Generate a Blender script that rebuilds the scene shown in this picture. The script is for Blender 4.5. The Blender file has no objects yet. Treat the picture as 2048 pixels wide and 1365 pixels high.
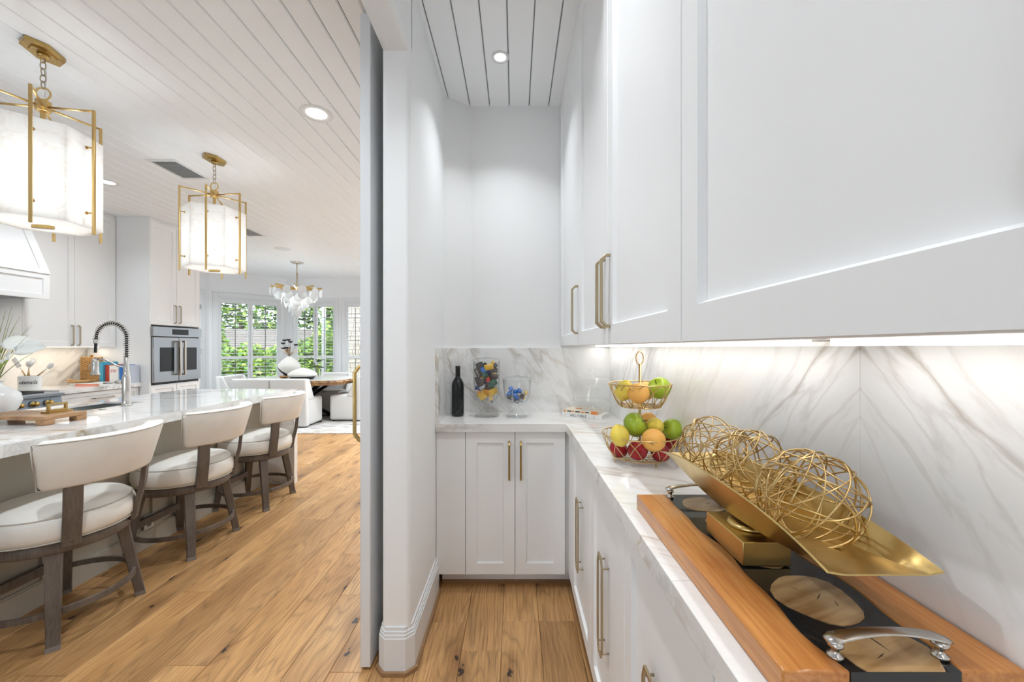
import bpy, bmesh, math, random
from mathutils import Vector, Matrix
random.seed(7)
SC = bpy.context.scene
COL = SC.collection
PI = math.pi

# ------------------------------------------------------------------ camera
EYE = 1.3225
cam_d = bpy.data.cameras.new('camera')
cam_d.sensor_fit = 'HORIZONTAL'; cam_d.sensor_width = 36.0
cam_d.lens = 795.0 / 2048 * 36
cam_d.shift_x = -6.0 / 2048; cam_d.shift_y = 12.5 / 2048
cam_d.clip_start = 0.02
cam = bpy.data.objects.new('camera', cam_d); COL.objects.link(cam)
cam.location = (0, 0, EYE); cam.rotation_euler = (PI/2, 0, 0)
SC.camera = cam

# ------------------------------------------------------------------ world, sun, exposure
SC.view_settings.view_transform = 'Standard'
SC.view_settings.look = 'None'
SC.view_settings.gamma = 1.0
SC.view_settings.use_curve_mapping = False
SC.view_settings.exposure = 0.14
w = bpy.data.worlds.new('sky'); SC.world = w; w.use_nodes = True
bg = w.node_tree.nodes['Background']
bg.inputs[0].default_value = (0.82, 0.91, 1.0, 1); bg.inputs[1].default_value = 3.2
sun_d = bpy.data.lights.new('sun', 'SUN'); sun_d.energy = 3.2; sun_d.angle = math.radians(1.5)
sun_d.color = (1.0, 0.96, 0.88)
sun = bpy.data.objects.new('sun', sun_d); COL.objects.link(sun)
sun.rotation_euler = Vector((-0.35, 0.55, -0.85)).to_track_quat('-Z', 'Y').to_euler()
SC.cycles.max_bounces = 10; SC.cycles.diffuse_bounces = 6; SC.cycles.glossy_bounces = 4
SC.cycles.transmission_bounces = 6; SC.cycles.transparent_max_bounces = 16
SC.cycles.sample_clamp_indirect = 6.0; SC.cycles.sample_clamp_direct = 0
SC.cycles.caustics_reflective = False; SC.cycles.caustics_refractive = False
SC.cycles.blur_glossy = 0.5

# lamp powers (watts)
P_DOWN_KITCHEN = 17.5
P_DOWN_PANTRY = 5.4
P_PENDANT = 3.1
P_STRIP = .20
P_STRIP_KITCHEN = .95

# ------------------------------------------------------------------ mesh builder
class MB:
    def __init__(s): s.v = []; s.f = []; s.sm = []
    def add(s, vs, fs, smooth=False):
        b = len(s.v); s.v += [tuple(p) for p in vs]
        s.f += [tuple(b+i for i in f) for f in fs]; s.sm += [smooth]*len(fs)
        return s
    def box(s, x0, x1, y0, y1, z0, z1):
        v = [(x0,y0,z0),(x1,y0,z0),(x1,y1,z0),(x0,y1,z0),(x0,y0,z1),(x1,y0,z1),(x1,y1,z1),(x0,y1,z1)]
        return s.add(v, [(3,2,1,0),(4,5,6,7),(0,1,5,4),(1,2,6,5),(2,3,7,6),(3,0,4,7)])
    def hexa(s, v):
        return s.add(v, [(3,2,1,0),(4,5,6,7),(0,1,5,4),(1,2,6,5),(2,3,7,6),(3,0,4,7)])
    def obox(s, c, size, rot):
        c = Vector(c); hx, hy, hz = [k/2 for k in size]; b = len(s.v)
        v = [c + rot @ Vector(p) for p in [(-hx,-hy,-hz),(hx,-hy,-hz),(hx,hy,-hz),(-hx,hy,-hz),(-hx,-hy,hz),(hx,-hy,hz),(hx,hy,hz),(-hx,hy,hz)]]
        return s.hexa(v)
    def prism(s, poly, z0, z1):
        n = len(poly)
        v = [(p[0],p[1],z0) for p in poly] + [(p[0],p[1],z1) for p in poly]
        f = [tuple(range(n-1,-1,-1)), tuple(range(n,2*n))] + [(i,(i+1)%n,n+(i+1)%n,n+i) for i in range(n)]
        return s.add(v, f)
    def lathe(s, prof, c=(0,0,0), seg=32, cap=True, axis=None, smooth=True):
        v = []; f = []; n = len(prof)
        R = axis or Matrix.Identity(3)
        for k in range(seg):
            a = 2*PI*k/seg
            for r, z in prof: v.append(Vector(c) + R @ Vector((r*math.cos(a), r*math.sin(a), z)))
        for k in range(seg):
            k2 = (k+1) % seg
            for i in range(n-1): f.append((k*n+i, k2*n+i, k2*n+i+1, k*n+i+1))
        s.add(v, f, smooth)
        if cap:
            b = len(s.v) - len(v)
            if prof[0][0] > 1e-6: s.f.append(tuple(b+k*n for k in range(seg-1,-1,-1))); s.sm.append(False)
            if prof[-1][0] > 1e-6: s.f.append(tuple(b+k*n+n-1 for k in range(seg))); s.sm.append(False)
        return s
    def tube(s, pts, r, seg=8, closed=False, caps=True, radii=None):
        pts = [Vector(p) for p in pts]; n = len(pts)
        T = []
        for i in range(n):
            if closed: t = pts[(i+1)%n]-pts[i-1]
            else: t = pts[min(i+1,n-1)]-pts[max(i-1,0)]
            T.append(t.normalized() if t.length > 1e-9 else Vector((0,0,1)))
        up = Vector((0,0,1)) if abs(T[0].z) < .9 else Vector((1,0,0))
        N = (up - T[0]*up.dot(T[0])).normalized()
        v = []; f = []
        for i in range(n):
            N = (N - T[i]*N.dot(T[i]))
            N = N.normalized() if N.length > 1e-6 else T[i].orthogonal().normalized()
            B = T[i].cross(N); rr = radii[i] if radii else r
            for k in range(seg):
                a = 2*PI*k/seg; v.append(pts[i] + (N*math.cos(a)+B*math.sin(a))*rr)
        m = n if closed else n-1
        for i in range(m):
            j = (i+1) % n
            for k in range(seg): f.append((i*seg+k, i*seg+(k+1)%seg, j*seg+(k+1)%seg, j*seg+k))
        s.add(v, f, True)
        if caps and not closed:
            b = len(s.v)-len(v)
            s.f.append(tuple(b+k for k in range(seg-1,-1,-1))); s.sm.append(False)
            s.f.append(tuple(b+(n-1)*seg+k for k in range(seg))); s.sm.append(False)
        return s
    def strap(s, pts, wdir, width, thick, closed=False):
        pts = [Vector(p) for p in pts]; W = Vector(wdir).normalized()*width/2; n = len(pts); v = []; f = []
        def seg_n(i, j):
            t = (pts[j]-pts[i]).normalized(); return t.cross(Vector(wdir)).normalized()
        for i in range(n):
            if closed: a = seg_n((i-1)%n, i); b = seg_n(i, (i+1)%n)
            else: a = seg_n(max(i-1,0), max(i,1)); b = seg_n(min(i,n-2), min(i+1,n-1))
            m = (a+b).normalized(); k = thick/2/max(.3, m.dot(a))
            for p in (m*k+W, m*k-W, -m*k-W, -m*k+W): v.append(pts[i]+p)
        for i in range(n if closed else n-1):
            j = (i+1) % n
            for k in range(4): f.append((i*4+k, i*4+(k+1)%4, j*4+(k+1)%4, j*4+k))
        if not closed: f += [(3,2,1,0), tuple((n-1)*4+k for k in range(4))]
        return s.add(v, f)
    def torus(s, c, R, r, rot=None, seg=32, rs=8, sy=1.0):
        rot = rot or Matrix.Identity(3)
        pts = [Vector(c)+rot@Vector((R*math.cos(2*PI*k/seg), R*sy*math.sin(2*PI*k/seg), 0)) for k in range(seg)]
        return s.tube(pts, r, rs, closed=True)
    def ball(s, c, r, seg=20, rings=12, sc=(1,1,1), rot=None, fn=None):
        rot = rot or Matrix.Identity(3); v = []; f = []
        for i in range(rings+1):
            t = PI*i/rings
            for k in range(seg):
                a = 2*PI*k/seg
                p = Vector((math.sin(t)*math.cos(a)*sc[0], math.sin(t)*math.sin(a)*sc[1], math.cos(t)*sc[2]))*r
                if fn: p = fn(p, t, a)
                v.append(Vector(c)+rot@p)
        for i in range(rings):
            for k in range(seg): f.append((i*seg+k, (i+1)*seg+k, (i+1)*seg+(k+1)%seg, i*seg+(k+1)%seg))
        return s.add(v, f, True)
    def shaker(s, o, U, W, wd, h, stile=.058, rail=None, th=.02, rec=.011, ch=.005):
        """door: o = lower corner of the front face, U horizontal, W outward"""
        rail = rail or stile
        o = Vector(o); U = Vector(U); W = Vector(W); Z = Vector((0,0,1))
        P = lambda u, v, q: o + U*u + Z*v + W*q
        e = .0015
        R0 = [(0,0,-th),(wd,0,-th),(wd,h,-th),(0,h,-th)]
        R1 = [(0,0,-e),(wd,0,-e),(wd,h,-e),(0,h,-e)]
        R2 = [(e,e,0),(wd-e,e,0),(wd-e,h-e,0),(e,h-e,0)]
        R3 = [(stile,rail,0),(wd-stile,rail,0),(wd-stile,h-rail,0),(stile,h-rail,0)]
        a, b = stile+ch, rail+ch
        R4 = [(a,b,-rec),(wd-a,b,-rec),(wd-a,h-b,-rec),(a,h-b,-rec)]
        v = [P(*p) for R in (R0,R1,R2,R3,R4) for p in R]; f = [(3,2,1,0)]
        for k in range(4):
            for i in range(4): f.append((k*4+i, k*4+(i+1)%4, k*4+4+(i+1)%4, k*4+4+i))
        f.append((16,17,18,19))
        if U.cross(Z).dot(W) < 0: f = [tuple(reversed(q)) for q in f]
        return s.add(v, f)
    def mesh(s, name):
        me = bpy.data.meshes.new(name); me.from_pydata([tuple(p) for p in s.v], [], s.f)
        me.polygons.foreach_set('use_smooth', s.sm)
        me.update(); return me

def link(o, parent=None):
    COL.objects.link(o)
    if parent is not None:
        o.parent = parent
    return o
def tag(o, label=None, cat=None, group=None, kind=None):
    if label: o['label'] = label
    if cat: o['category'] = cat
    if group: o['group'] = group
    if kind: o['kind'] = kind
    return o
def thing(name, label, cat, loc=(0,0,0), rz=0.0, group=None, kind=None):
    o = bpy.data.objects.new(name, None); o.empty_display_size = .05
    o.location = loc; o.rotation_euler = (0,0,rz); COL.objects.link(o)
    return tag(o, label, cat, group, kind)
def part(name, mb, m, parent=None, world=False, bevel=0, bseg=2, sharp=35, label=None, subsurf=0, loc=None, rz=None):
    """a mesh object; world=True: vertices are in world space under a moved parent"""
    me = mb.mesh(name) if isinstance(mb, MB) else mb
    if m is not None and not me.materials: me.materials.append(m)
    o = bpy.data.objects.new(name, me); link(o, parent)
    if world and parent is not None:
        M = Matrix.Identity(4); q = parent
        chain = []
        while q is not None: chain.append(q); q = q.parent
        for q in reversed(chain):
            M = M @ q.matrix_parent_inverse @ Matrix.Translation(q.location) @ q.rotation_euler.to_matrix().to_4x4()
        o.matrix_parent_inverse = M.inverted()
    if loc is not None: o.location = loc
    if rz is not None: o.rotation_euler = (0,0,rz)
    if bevel:
        b = o.modifiers.new('bevel', 'BEVEL'); b.width = bevel; b.segments = bseg; b.limit_method = 'ANGLE'; b.angle_limit = math.radians(40)
        b.harden_normals = False
        for p in me.polygons: p.use_smooth = True
        me.set_sharp_from_angle(angle=math.radians(sharp)) if bseg < 3 else None
    if subsurf:
        q = o.modifiers.new('sub', 'SUBSURF'); q.levels = subsurf; q.render_levels = subsurf
    if label: o['label'] = label
    return o
def copy_tree(o, parent=None):
    c = o.copy(); COL.objects.link(c)
    if parent is not None: c.parent = parent
    for ch in [x for x in bpy.data.objects if x.parent == o and x != c]: copy_tree(ch, c)
    return c
def struct(name, mb, m, label, cat, bevel=0):
    o = part(name, mb, m, bevel=bevel); return tag(o, label, cat, kind='structure')
def px(x, y, D): return Vector(((x-1030)*D/795, D, EYE-(y-695)*D/795))
def rotm(ax, deg): return Matrix.Rotation(math.radians(deg), 3, ax)
def text(name, body, size, m, parent, M, ext=.0003, shear=0, align='CENTER'):
    c = bpy.data.curves.new(name, 'FONT'); c.body = body; c.size = size; c.extrude = ext; c.shear = shear
    c.align_x = align; c.align_y = 'CENTER'; c.materials.append(m)
    tmp = bpy.data.objects.new(name, c); COL.objects.link(tmp)
    dg = bpy.context.evaluated_depsgraph_get(); me = bpy.data.meshes.new_from_object(tmp.evaluated_get(dg))
    bpy.data.objects.remove(tmp); bpy.data.curves.remove(c)
    if not me.materials: me.materials.append(m)
    o = bpy.data.objects.new(name, me); link(o, parent); o.matrix_local = M; return o

# ------------------------------------------------------------------ materials
def newmat(name):
    m = bpy.data.materials.new(name); m.use_nodes = True; nt = m.node_tree
    return m, nt, nt.nodes['Principled BSDF']
def setp(b, color=None, rough=None, metal=None, spec=None, **k):
    if color: b.inputs['Base Color'].default_value = (*color, 1)
    if rough is not None: b.inputs['Roughness'].default_value = rough
    if metal is not None: b.inputs['Metallic'].default_value = metal
    if spec is not None: b.inputs['Specular IOR Level'].default_value = spec
    for n, v in k.items(): b.inputs[n].default_value = v
def N(nt, t, **k):
    n = nt.nodes.new(t)
    for a, v in k.items():
        if a.startswith('i_'):
            n.inputs[a[2:].replace('_', ' ')].default_value = v
        else: setattr(n, a, v)
    return n
def ramp(nt, fac, stops):
    r = nt.nodes.new('ShaderNodeValToRGB'); cr = r.color_ramp
    while len(cr.elements) < len(stops): cr.elements.new(.5)
    for e, (p, c) in zip(cr.elements, stops):
        e.position = p; e.color = (*c, 1) if len(c) == 3 else c
    nt.links.new(fac, r.inputs[0]); return r.outputs[0]
def math_n(nt, op, a, b=None, c=None, clamp=False):
    n = nt.nodes.new('ShaderNodeMath'); n.operation = op; n.use_clamp = clamp
    for i, q in enumerate((a, b, c)):
        if q is None: continue
        if isinstance(q, (int, float)): n.inputs[i].default_value = q
        else: nt.links.new(q, n.inputs[i])
    return n.outputs[0]
def mixc(nt, fac, a, b, mode='MIX'):
    n = nt.nodes.new('ShaderNodeMix'); n.data_type = 'RGBA'; n.blend_type = mode
    for sock, q in ((n.inputs[0], fac), (n.inputs[6], a), (n.inputs[7], b)):
        if isinstance(q, (int, float)): sock.default_value = q
        elif isinstance(q, tuple): sock.default_value = (*q, 1)
        else: nt.links.new(q, sock)
    return n.outputs[2]
def bump(nt, b, h, strength=.1, dist=.01):
    n = nt.nodes.new('ShaderNodeBump'); n.inputs['Strength'].default_value = strength; n.inputs['Distance'].default_value = dist
    nt.links.new(h, n.inputs['Height']); nt.links.new(n.outputs[0], b.inputs['Normal'])
def plain(name, color, rough=.5, metal=0, spec=.5, var=0, scale=30, bmp=0, **k):
    m, nt, b = newmat(name); setp(b, color, rough, metal, spec, **k)
    if var or bmp:
        g = N(nt, 'ShaderNodeTexCoord'); n = N(nt, 'ShaderNodeTexNoise', i_Scale=scale, i_Detail=4.0)
        nt.links.new(g.outputs['Object'], n.inputs['Vector'])
        if var:
            lo = tuple(max(0, c*(1-var)) for c in color); hi = tuple(min(1, c*(1+var)) for c in color)
            nt.links.new(ramp(nt, n.outputs[0], [(.3, lo), (.7, hi)]), b.inputs['Base Color'])
        if bmp: bump(nt, b, n.outputs[0], bmp, .004)
    return m
def dotv(nt, p, d, s):
    n = nt.nodes.new('ShaderNodeVectorMath'); n.operation = 'DOT_PRODUCT'
    nt.links.new(p, n.inputs[0]); n.inputs[1].default_value = [q*s for q in d]; return n.outputs['Value']
def marble(name, vdir, along=.55, across=2.4, rough=.06, vein=(.42,.37,.32), gold=(.62,.40,.14), amount=1.0, book=None, seed=0.0, base=(.86,.855,.84), goldamt=.5, cover=0.0, wid=1.0):
    m, nt, b = newmat(name); L = nt.links
    pos = N(nt, 'ShaderNodeNewGeometry').outputs['Position']
    if book is not None:
        sp = N(nt, 'ShaderNodeSeparateXYZ'); L.new(pos, sp.inputs[0])
        y = math_n(nt, 'ABSOLUTE', math_n(nt, 'SUBTRACT', sp.outputs[1], book))
        cb = N(nt, 'ShaderNodeCombineXYZ'); L.new(sp.outputs[0], cb.inputs[0]); L.new(y, cb.inputs[1]); L.new(sp.outputs[2], cb.inputs[2])
        pos = cb.outputs[0]
    d1 = Vector(vdir).normalized(); d2 = d1.orthogonal().normalized(); d3 = d1.cross(d2)
    cb = N(nt, 'ShaderNodeCombineXYZ')
    L.new(dotv(nt, pos, d1, along), cb.inputs[0]); L.new(dotv(nt, pos, d2, across), cb.inputs[1]); L.new(dotv(nt, pos, d3, across), cb.inputs[2])
    off = N(nt, 'ShaderNodeVectorMath', operation='ADD'); L.new(cb.outputs[0], off.inputs[0]); off.inputs[1].default_value = (seed, seed*1.7, seed*.6)
    p = off.outputs[0]
    wn = N(nt, 'ShaderNodeTexNoise', i_Scale=1.6, i_Detail=3.0); L.new(p, wn.inputs['Vector'])
    ws = N(nt, 'ShaderNodeVectorMath', operation='MULTIPLY_ADD'); L.new(wn.outputs[1], ws.inputs[0]); ws.inputs[1].default_value = (.7,.7,.7); L.new(p, ws.inputs[2])
    p2 = ws.outputs[0]
    def veins(scale, width, detail=7.0):
        n = N(nt, 'ShaderNodeTexNoise', i_Scale=scale, i_Detail=detail, i_Roughness=.55); L.new(p2, n.inputs['Vector'])
        a = math_n(nt, 'ABSOLUTE', math_n(nt, 'SUBTRACT', n.outputs[0], .5))
        return ramp(nt, a, [(0, (1,1,1)), (width*.35, (.55,.55,.55)), (width, (0,0,0))])
    big = N(nt, 'ShaderNodeTexNoise', i_Scale=.9, i_Detail=2.0); L.new(p, big.inputs['Vector'])
    mask = ramp(nt, big.outputs[0], [(.42-cover, (0,0,0)), (.62-cover, (1,1,1))])
    v1 = math_n(nt, 'MULTIPLY', veins(1.5, .045*wid), mask)
    v2 = math_n(nt, 'MULTIPLY', veins(3.7, .05), math_n(nt, 'MULTIPLY_ADD', mask, .45, .12))
    cl = N(nt, 'ShaderNodeTexNoise', i_Scale=2.2, i_Detail=5.0); L.new(p2, cl.inputs['Vector'])
    cloud = math_n(nt, 'MULTIPLY', ramp(nt, cl.outputs[0], [(.48, (0,0,0)), (.8, (1,1,1))]), mask)
    c = mixc(nt, math_n(nt, 'MULTIPLY', cloud, .45*amount), base, tuple(q*.72 for q in base))
    gn = N(nt, 'ShaderNodeTexNoise', i_Scale=1.3, i_Detail=2.0); L.new(p2, gn.inputs['Vector'])
    gm = math_n(nt, 'MULTIPLY', ramp(nt, gn.outputs[0], [(.54, (0,0,0)), (.66, (1,1,1))]), goldamt)
    vc = mixc(nt, gm, vein, gold)
    c = mixc(nt, math_n(nt, 'MULTIPLY', v1, .85*amount, clamp=True), c, vc)
    c = mixc(nt, math_n(nt, 'MULTIPLY', v2, .55*amount, clamp=True), c, vc)
    L.new(c, b.inputs['Base Color']); setp(b, rough=rough, spec=.5)
    return m
def oak(name):
    m, nt, b = newmat(name); L = nt.links
    pos = N(nt, 'ShaderNodeNewGeometry').outputs['Position']; oi = N(nt, 'ShaderNodeObjectInfo')
    rnd = oi.outputs['Random']
    sp = N(nt, 'ShaderNodeSeparateXYZ'); L.new(pos, sp.inputs[0])
    x = sp.outputs[0]; y = math_n(nt, 'ADD', sp.outputs[1], math_n(nt, 'MULTIPLY', rnd, 37.0))
    def vec(sx, sy, sz=3.0):
        cb = N(nt, 'ShaderNodeCombineXYZ'); L.new(math_n(nt, 'MULTIPLY', x, sx), cb.inputs[0]); L.new(math_n(nt, 'MULTIPLY', y, sy), cb.inputs[1])
        L.new(math_n(nt, 'MULTIPLY', rnd, sz*11), cb.inputs[2]); return cb.outputs[0]
    # cathedral rings: contour lines of a slow noise stretched along the plank
    n0 = N(nt, 'ShaderNodeTexNoise', i_Scale=1.0, i_Detail=1.5); L.new(vec(6.5, .75), n0.inputs['Vector'])
    rings = math_n(nt, 'FRACT', math_n(nt, 'MULTIPLY', n0.outputs[0], 17.0))
    rl = ramp(nt, rings, [(0, (.1,.1,.1)), (.14, (.75,.75,.75)), (.75, (1,1,1)), (1, (.25,.25,.25))])
    nf = N(nt, 'ShaderNodeTexNoise', i_Scale=1.0, i_Detail=5.0, i_Roughness=.7); L.new(vec(190, 5), nf.inputs['Vector'])
    nb = N(nt, 'ShaderNodeTexNoise', i_Scale=1.0, i_Detail=3.0); L.new(vec(5, 1.4), nb.inputs['Vector'])
    base = ramp(nt, nb.outputs[0], [(.3, (.49,.262,.102)), (.55, (.61,.345,.142)), (.75, (.69,.415,.185))])
    tone = ramp(nt, rnd, [(0, (.74,.72,.70)), (.35, (.92,.91,.90)), (.7, (1,1,1)), (1, (1.0,.96,.88))])
    c = mixc(nt, 1.0, base, tone, 'MULTIPLY')
    c = mixc(nt, .36, c, mixc(nt, 1.0, c, rl, 'MULTIPLY'))
    c = mixc(nt, .62, c, mixc(nt, 1.0, c, ramp(nt, nf.outputs[0], [(.34, (.36,.31,.26)), (.55, (1,1,1))]), 'MULTIPLY'))
    vo = N(nt, 'ShaderNodeTexVoronoi', i_Scale=1.0, voronoi_dimensions='2D'); L.new(vec(5.6, 2.3), vo.inputs['Vector'])
    wob = N(nt, 'ShaderNodeTexNoise', i_Scale=1.0, i_Detail=2.0); L.new(vec(70, 45), wob.inputs['Vector'])
    sc_ = N(nt, 'ShaderNodeSeparateColor'); L.new(vo.outputs['Color'], sc_.inputs[0])
    gate = ramp(nt, sc_.outputs[0], [(.58, (0,0,0)), (.60, (1,1,1))])
    kd = math_n(nt, 'ADD', vo.outputs['Distance'], math_n(nt, 'MULTIPLY', math_n(nt, 'SUBTRACT', wob.outputs[0], .5), .22))
    halo = math_n(nt, 'MULTIPLY', ramp(nt, vo.outputs['Distance'], [(.06, (.7,.7,.7)), (.34, (0,0,0))]), gate)
    c = mixc(nt, halo, c, mixc(nt, 1.0, c, (.50,.43,.36), 'MULTIPLY'))
    kn = math_n(nt, 'MULTIPLY', ramp(nt, kd, [(.028, (1,1,1)), (.06, (0,0,0))]), gate)
    c = mixc(nt, kn, c, (.025,.015,.010))
    L.new(c, b.inputs['Base Color']); setp(b, rough=.34, spec=.45)
    L.new(ramp(nt, nf.outputs[0], [(.3, (.46,.46,.46)), (.7, (.32,.32,.32))]), b.inputs['Roughness'])
    bump(nt, b, nf.outputs[0], .12, .002)
    return m
def wood(name, dark, light, along=(0,1,0), fine=120.0, slow=6.0, rough=.35, spec=.5):
    m, nt, b = newmat(name); L = nt.links
    pos = N(nt, 'ShaderNodeTexCoord').outputs['Object']
    d1 = Vector(along).normalized(); d2 = d1.orthogonal().normalized(); d3 = d1.cross(d2)
    def vec(a, c):
        cb = N(nt, 'ShaderNodeCombineXYZ'); L.new(dotv(nt, pos, d1, a), cb.inputs[0]); L.new(dotv(nt, pos, d2, c), cb.inputs[1]); L.new(dotv(nt, pos, d3, c), cb.inputs[2]); return cb.outputs[0]
    n1 = N(nt, 'ShaderNodeTexNoise', i_Scale=1.0, i_Detail=3.0); L.new(vec(slow*.35, slow), n1.inputs['Vector'])
    n2 = N(nt, 'ShaderNodeTexNoise', i_Scale=1.0, i_Detail=4.0); L.new(vec(fine*.05, fine), n2.inputs['Vector'])
    f = math_n(nt, 'ADD', math_n(nt, 'MULTIPLY', n1.outputs[0], .6), math_n(nt, 'MULTIPLY', n2.outputs[0], .4))
    L.new(ramp(nt, f, [(.36, dark), (.64, light)]), b.inputs['Base Color']); setp(b, rough=rough, spec=spec)
    return m
def wall_mat(name, color, bmp=.12):
    m, nt, b = newmat(name); setp(b, color, .65, 0, .3)
    pos = N(nt, 'ShaderNodeNewGeometry').outputs['Position']
    n = N(nt, 'ShaderNodeTexNoise', i_Scale=140.0, i_Detail=3.0); nt.links.new(pos, n.inputs['Vector'])
    bump(nt, b, n.outputs[0], bmp, .004); return m
def thin_glass(name, tint=(.97,.98,.98), gloss=1.0, ior=1.45, edge=(.74,.77,.78), e0=.70, g0=.035):
    m = bpy.data.materials.new(name); m.use_nodes = True; nt = m.node_tree; nt.nodes.clear(); L = nt.links
    o = N(nt, 'ShaderNodeOutputMaterial'); t = N(nt, 'ShaderNodeBsdfTransparent')
    g = N(nt, 'ShaderNodeBsdfGlossy'); g.inputs['Roughness'].default_value = .03; g.inputs[0].default_value = (gloss,gloss,gloss,1)
    lw = N(nt, 'ShaderNodeLayerWeight'); lw.inputs[0].default_value = .5
    f_ = math_n(nt, 'MULTIPLY_ADD', math_n(nt, 'POWER', lw.outputs['Facing'], 3.0), ior-.9, g0)
    L.new(ramp(nt, lw.outputs['Facing'], [(.0, tint), (e0, tint), (.985, edge)]), t.inputs[0])
    mx = N(nt, 'ShaderNodeMixShader'); L.new(f_, mx.inputs[0]); L.new(t.outputs[0], mx.inputs[1]); L.new(g.outputs[0], mx.inputs[2]); L.new(mx.outputs[0], o.inputs[0])
    return m
def emit(name, color, strength):
    m = bpy.data.materials.new(name); m.use_nodes = True; nt = m.node_tree; nt.nodes.clear()
    o = N(nt, 'ShaderNodeOutputMaterial'); e = N(nt, 'ShaderNodeEmission'); e.inputs[0].default_value = (*color, 1); e.inputs[1].default_value = strength
    nt.links.new(e.outputs[0], o.inputs[0]); return m
def alabaster(name, glow):
    m, nt, b = newmat(name); L = nt.links
    pos = N(nt, 'ShaderNodeTexCoord').outputs['Object']
    n = N(nt, 'ShaderNodeTexNoise', i_Scale=5.0, i_Detail=6.0, i_Distortion=1.2); L.new(pos, n.inputs['Vector'])
    a = math_n(nt, 'ABSOLUTE', math_n(nt, 'SUBTRACT', n.outputs[0], .5))
    c = ramp(nt, a, [(0, (.88,.84,.80)), (.02, (.92,.905,.885)), (.12, (.95,.945,.93))])
    L.new(c, b.inputs['Base Color']); setp(b, rough=.35)
    tr = N(nt, 'ShaderNodeBsdfTranslucent'); L.new(c, tr.inputs[0])
    mx = N(nt, 'ShaderNodeMixShader'); mx.inputs[0].default_value = .5
    L.new(b.outputs[0], mx.inputs[1]); L.new(tr.outputs[0], mx.inputs[2])
    L.new(c, b.inputs['Emission Color']); b.inputs['Emission Strength'].default_value = glow
    L.new(mx.outputs[0], nt.nodes['Material Output'].inputs[0]); return m

M = {}
M['paint'] = plain('cabinet_paint', (.84,.845,.845), .38, spec=.4)
M['wall'] = wall_mat('wall_paint', (.85,.852,.848))
M['wall_plain'] = plain('nook_wall_paint', (.82,.825,.83), .6, spec=.3)
M['trim'] = plain('trim_paint', (.74,.75,.76), .4, spec=.4)
M['ceil'] = plain('ceiling_paint', (.92,.925,.93), .5, spec=.3)
M['groove'] = plain('ceiling_groove', (.26,.26,.26), .6, spec=.2)
M['oak'] = oak('oak_floor')
M['subfloor'] = plain('subfloor', (.10,.06,.03), .8)
M['oakshoe'] = wood('oak_shoe', (.22,.12,.06), (.34,.2,.1), (0,1,0))
M['marble_wall'] = marble('marble_bookmatched', (0,1,-1.15), along=.75, across=3.0, book=.682, seed=3.3, amount=.95, base=(.87,.87,.865), goldamt=.6)
M['marble_back'] = marble('marble_back', (.75,0,-1), along=.8, across=2.6, seed=9.1, amount=.9, base=(.84,.84,.83), goldamt=.5)
M['marble_top'] = marble('marble_counter', (1,-.45,0), along=.8, across=3.4, seed=5.2, amount=.75, base=(.80,.795,.78), goldamt=.8, rough=.09)
M['marble_island'] = marble('marble_island', (1,.35,.4), along=.9, across=2.2, seed=1.4, amount=1.2, base=(.87,.865,.85), vein=(.27,.23,.19), goldamt=.55, rough=.05, cover=.02, wid=1.3)
M['marble_kitchen'] = marble('marble_kitchen', (0,1,1.2), along=.7, across=2.4, seed=4.7, amount=1.0, base=(.84,.80,.74), vein=(.36,.31,.25), gold=(.66,.46,.2))
M['brass'] = plain('brushed_brass', (.66,.47,.20), .30, 1.0)
M['brass_dark'] = plain('antique_brass', (.50,.34,.12), .30, 1.0, var=.12, scale=25)
M['gold'] = plain('polished_gold', (.62,.455,.185), .28, 1.0, var=.14, scale=14)
M['wiregold'] = plain('gold_wire', (.60,.43,.19), .30, 1.0)
M['champagne'] = plain('champagne_pull', (.50,.41,.27), .34, 1.0)
M['nickel'] = plain('brushed_nickel', (.62,.60,.57), .24, 1.0)
M['steel'] = plain('stainless_steel', (.40,.425,.445), .24, 1.0)
M['steel_dark'] = plain('blue_grey_steel', (.20,.235,.27), .35, .6)
M['black'] = plain('black', (.012,.012,.014), .35)
M['blackgloss'] = plain('black_glass', (.006,.009,.011), .06)
M['matteblack'] = plain('matte_black', (.015,.015,.016), .6)
M['leather'] = plain('ivory_leather', (.82,.80,.75), .42, spec=.45, var=.04, scale=9, bmp=.05)
M['piping'] = plain('leather_piping', (.52,.49,.43), .5)
M['stoolwood'] = wood('grey_brown_wood', (.085,.066,.054), (.17,.138,.115), (0,0,1), fine=160, slow=10, rough=.42)
M['islandbody'] = plain('taupe_paint', (.47,.44,.375), .45, spec=.35)
M['linen'] = plain('white_linen', (.70,.695,.68), .85, spec=.15, bmp=.25, scale=160, var=.04)
M['glass'] = thin_glass('jar_glass', (.975,.98,.98), 1.0, 1.45, (.58,.61,.62), .60, .04)
M['dome'] = thin_glass('dome_glass', (.988,.992,.992), 1.0, 1.35, (.84,.86,.86), .80, .03)
M['pane'] = thin_glass('window_glass', (.98,.985,.985), .8, 1.2, (.9,.9,.9))
M['lens'] = emit('lamp_lens', (1,.97,.93), 9.0)
M['handlewarm'] = plain('warm_steel', (.62,.55,.48), .25, 1.0)
M['strip'] = emit('strip_diffuser', (1,.96,.9), 6.0)
M['alabaster'] = alabaster('alabaster_panel', .05)
M['frost'] = None
M['leaf'] = plain('leaf_green', (.13,.27,.045), .5, var=.35, scale=2.0)
M['leaf2'] = plain('leaf_bright', (.33,.48,.07), .5, var=.35, scale=2.0)
M['leafd'] = plain('leaf_dark', (.035,.085,.025), .4, var=.3, scale=9)
M['bark'] = plain('bark', (.10,.07,.05), .9)
M['grass'] = plain('lawn', (.10,.17,.04), .9, var=.3, scale=3)
M['shingle'] = plain('roof_shingle', (.20,.18,.165), .85, var=.2, scale=14)
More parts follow.
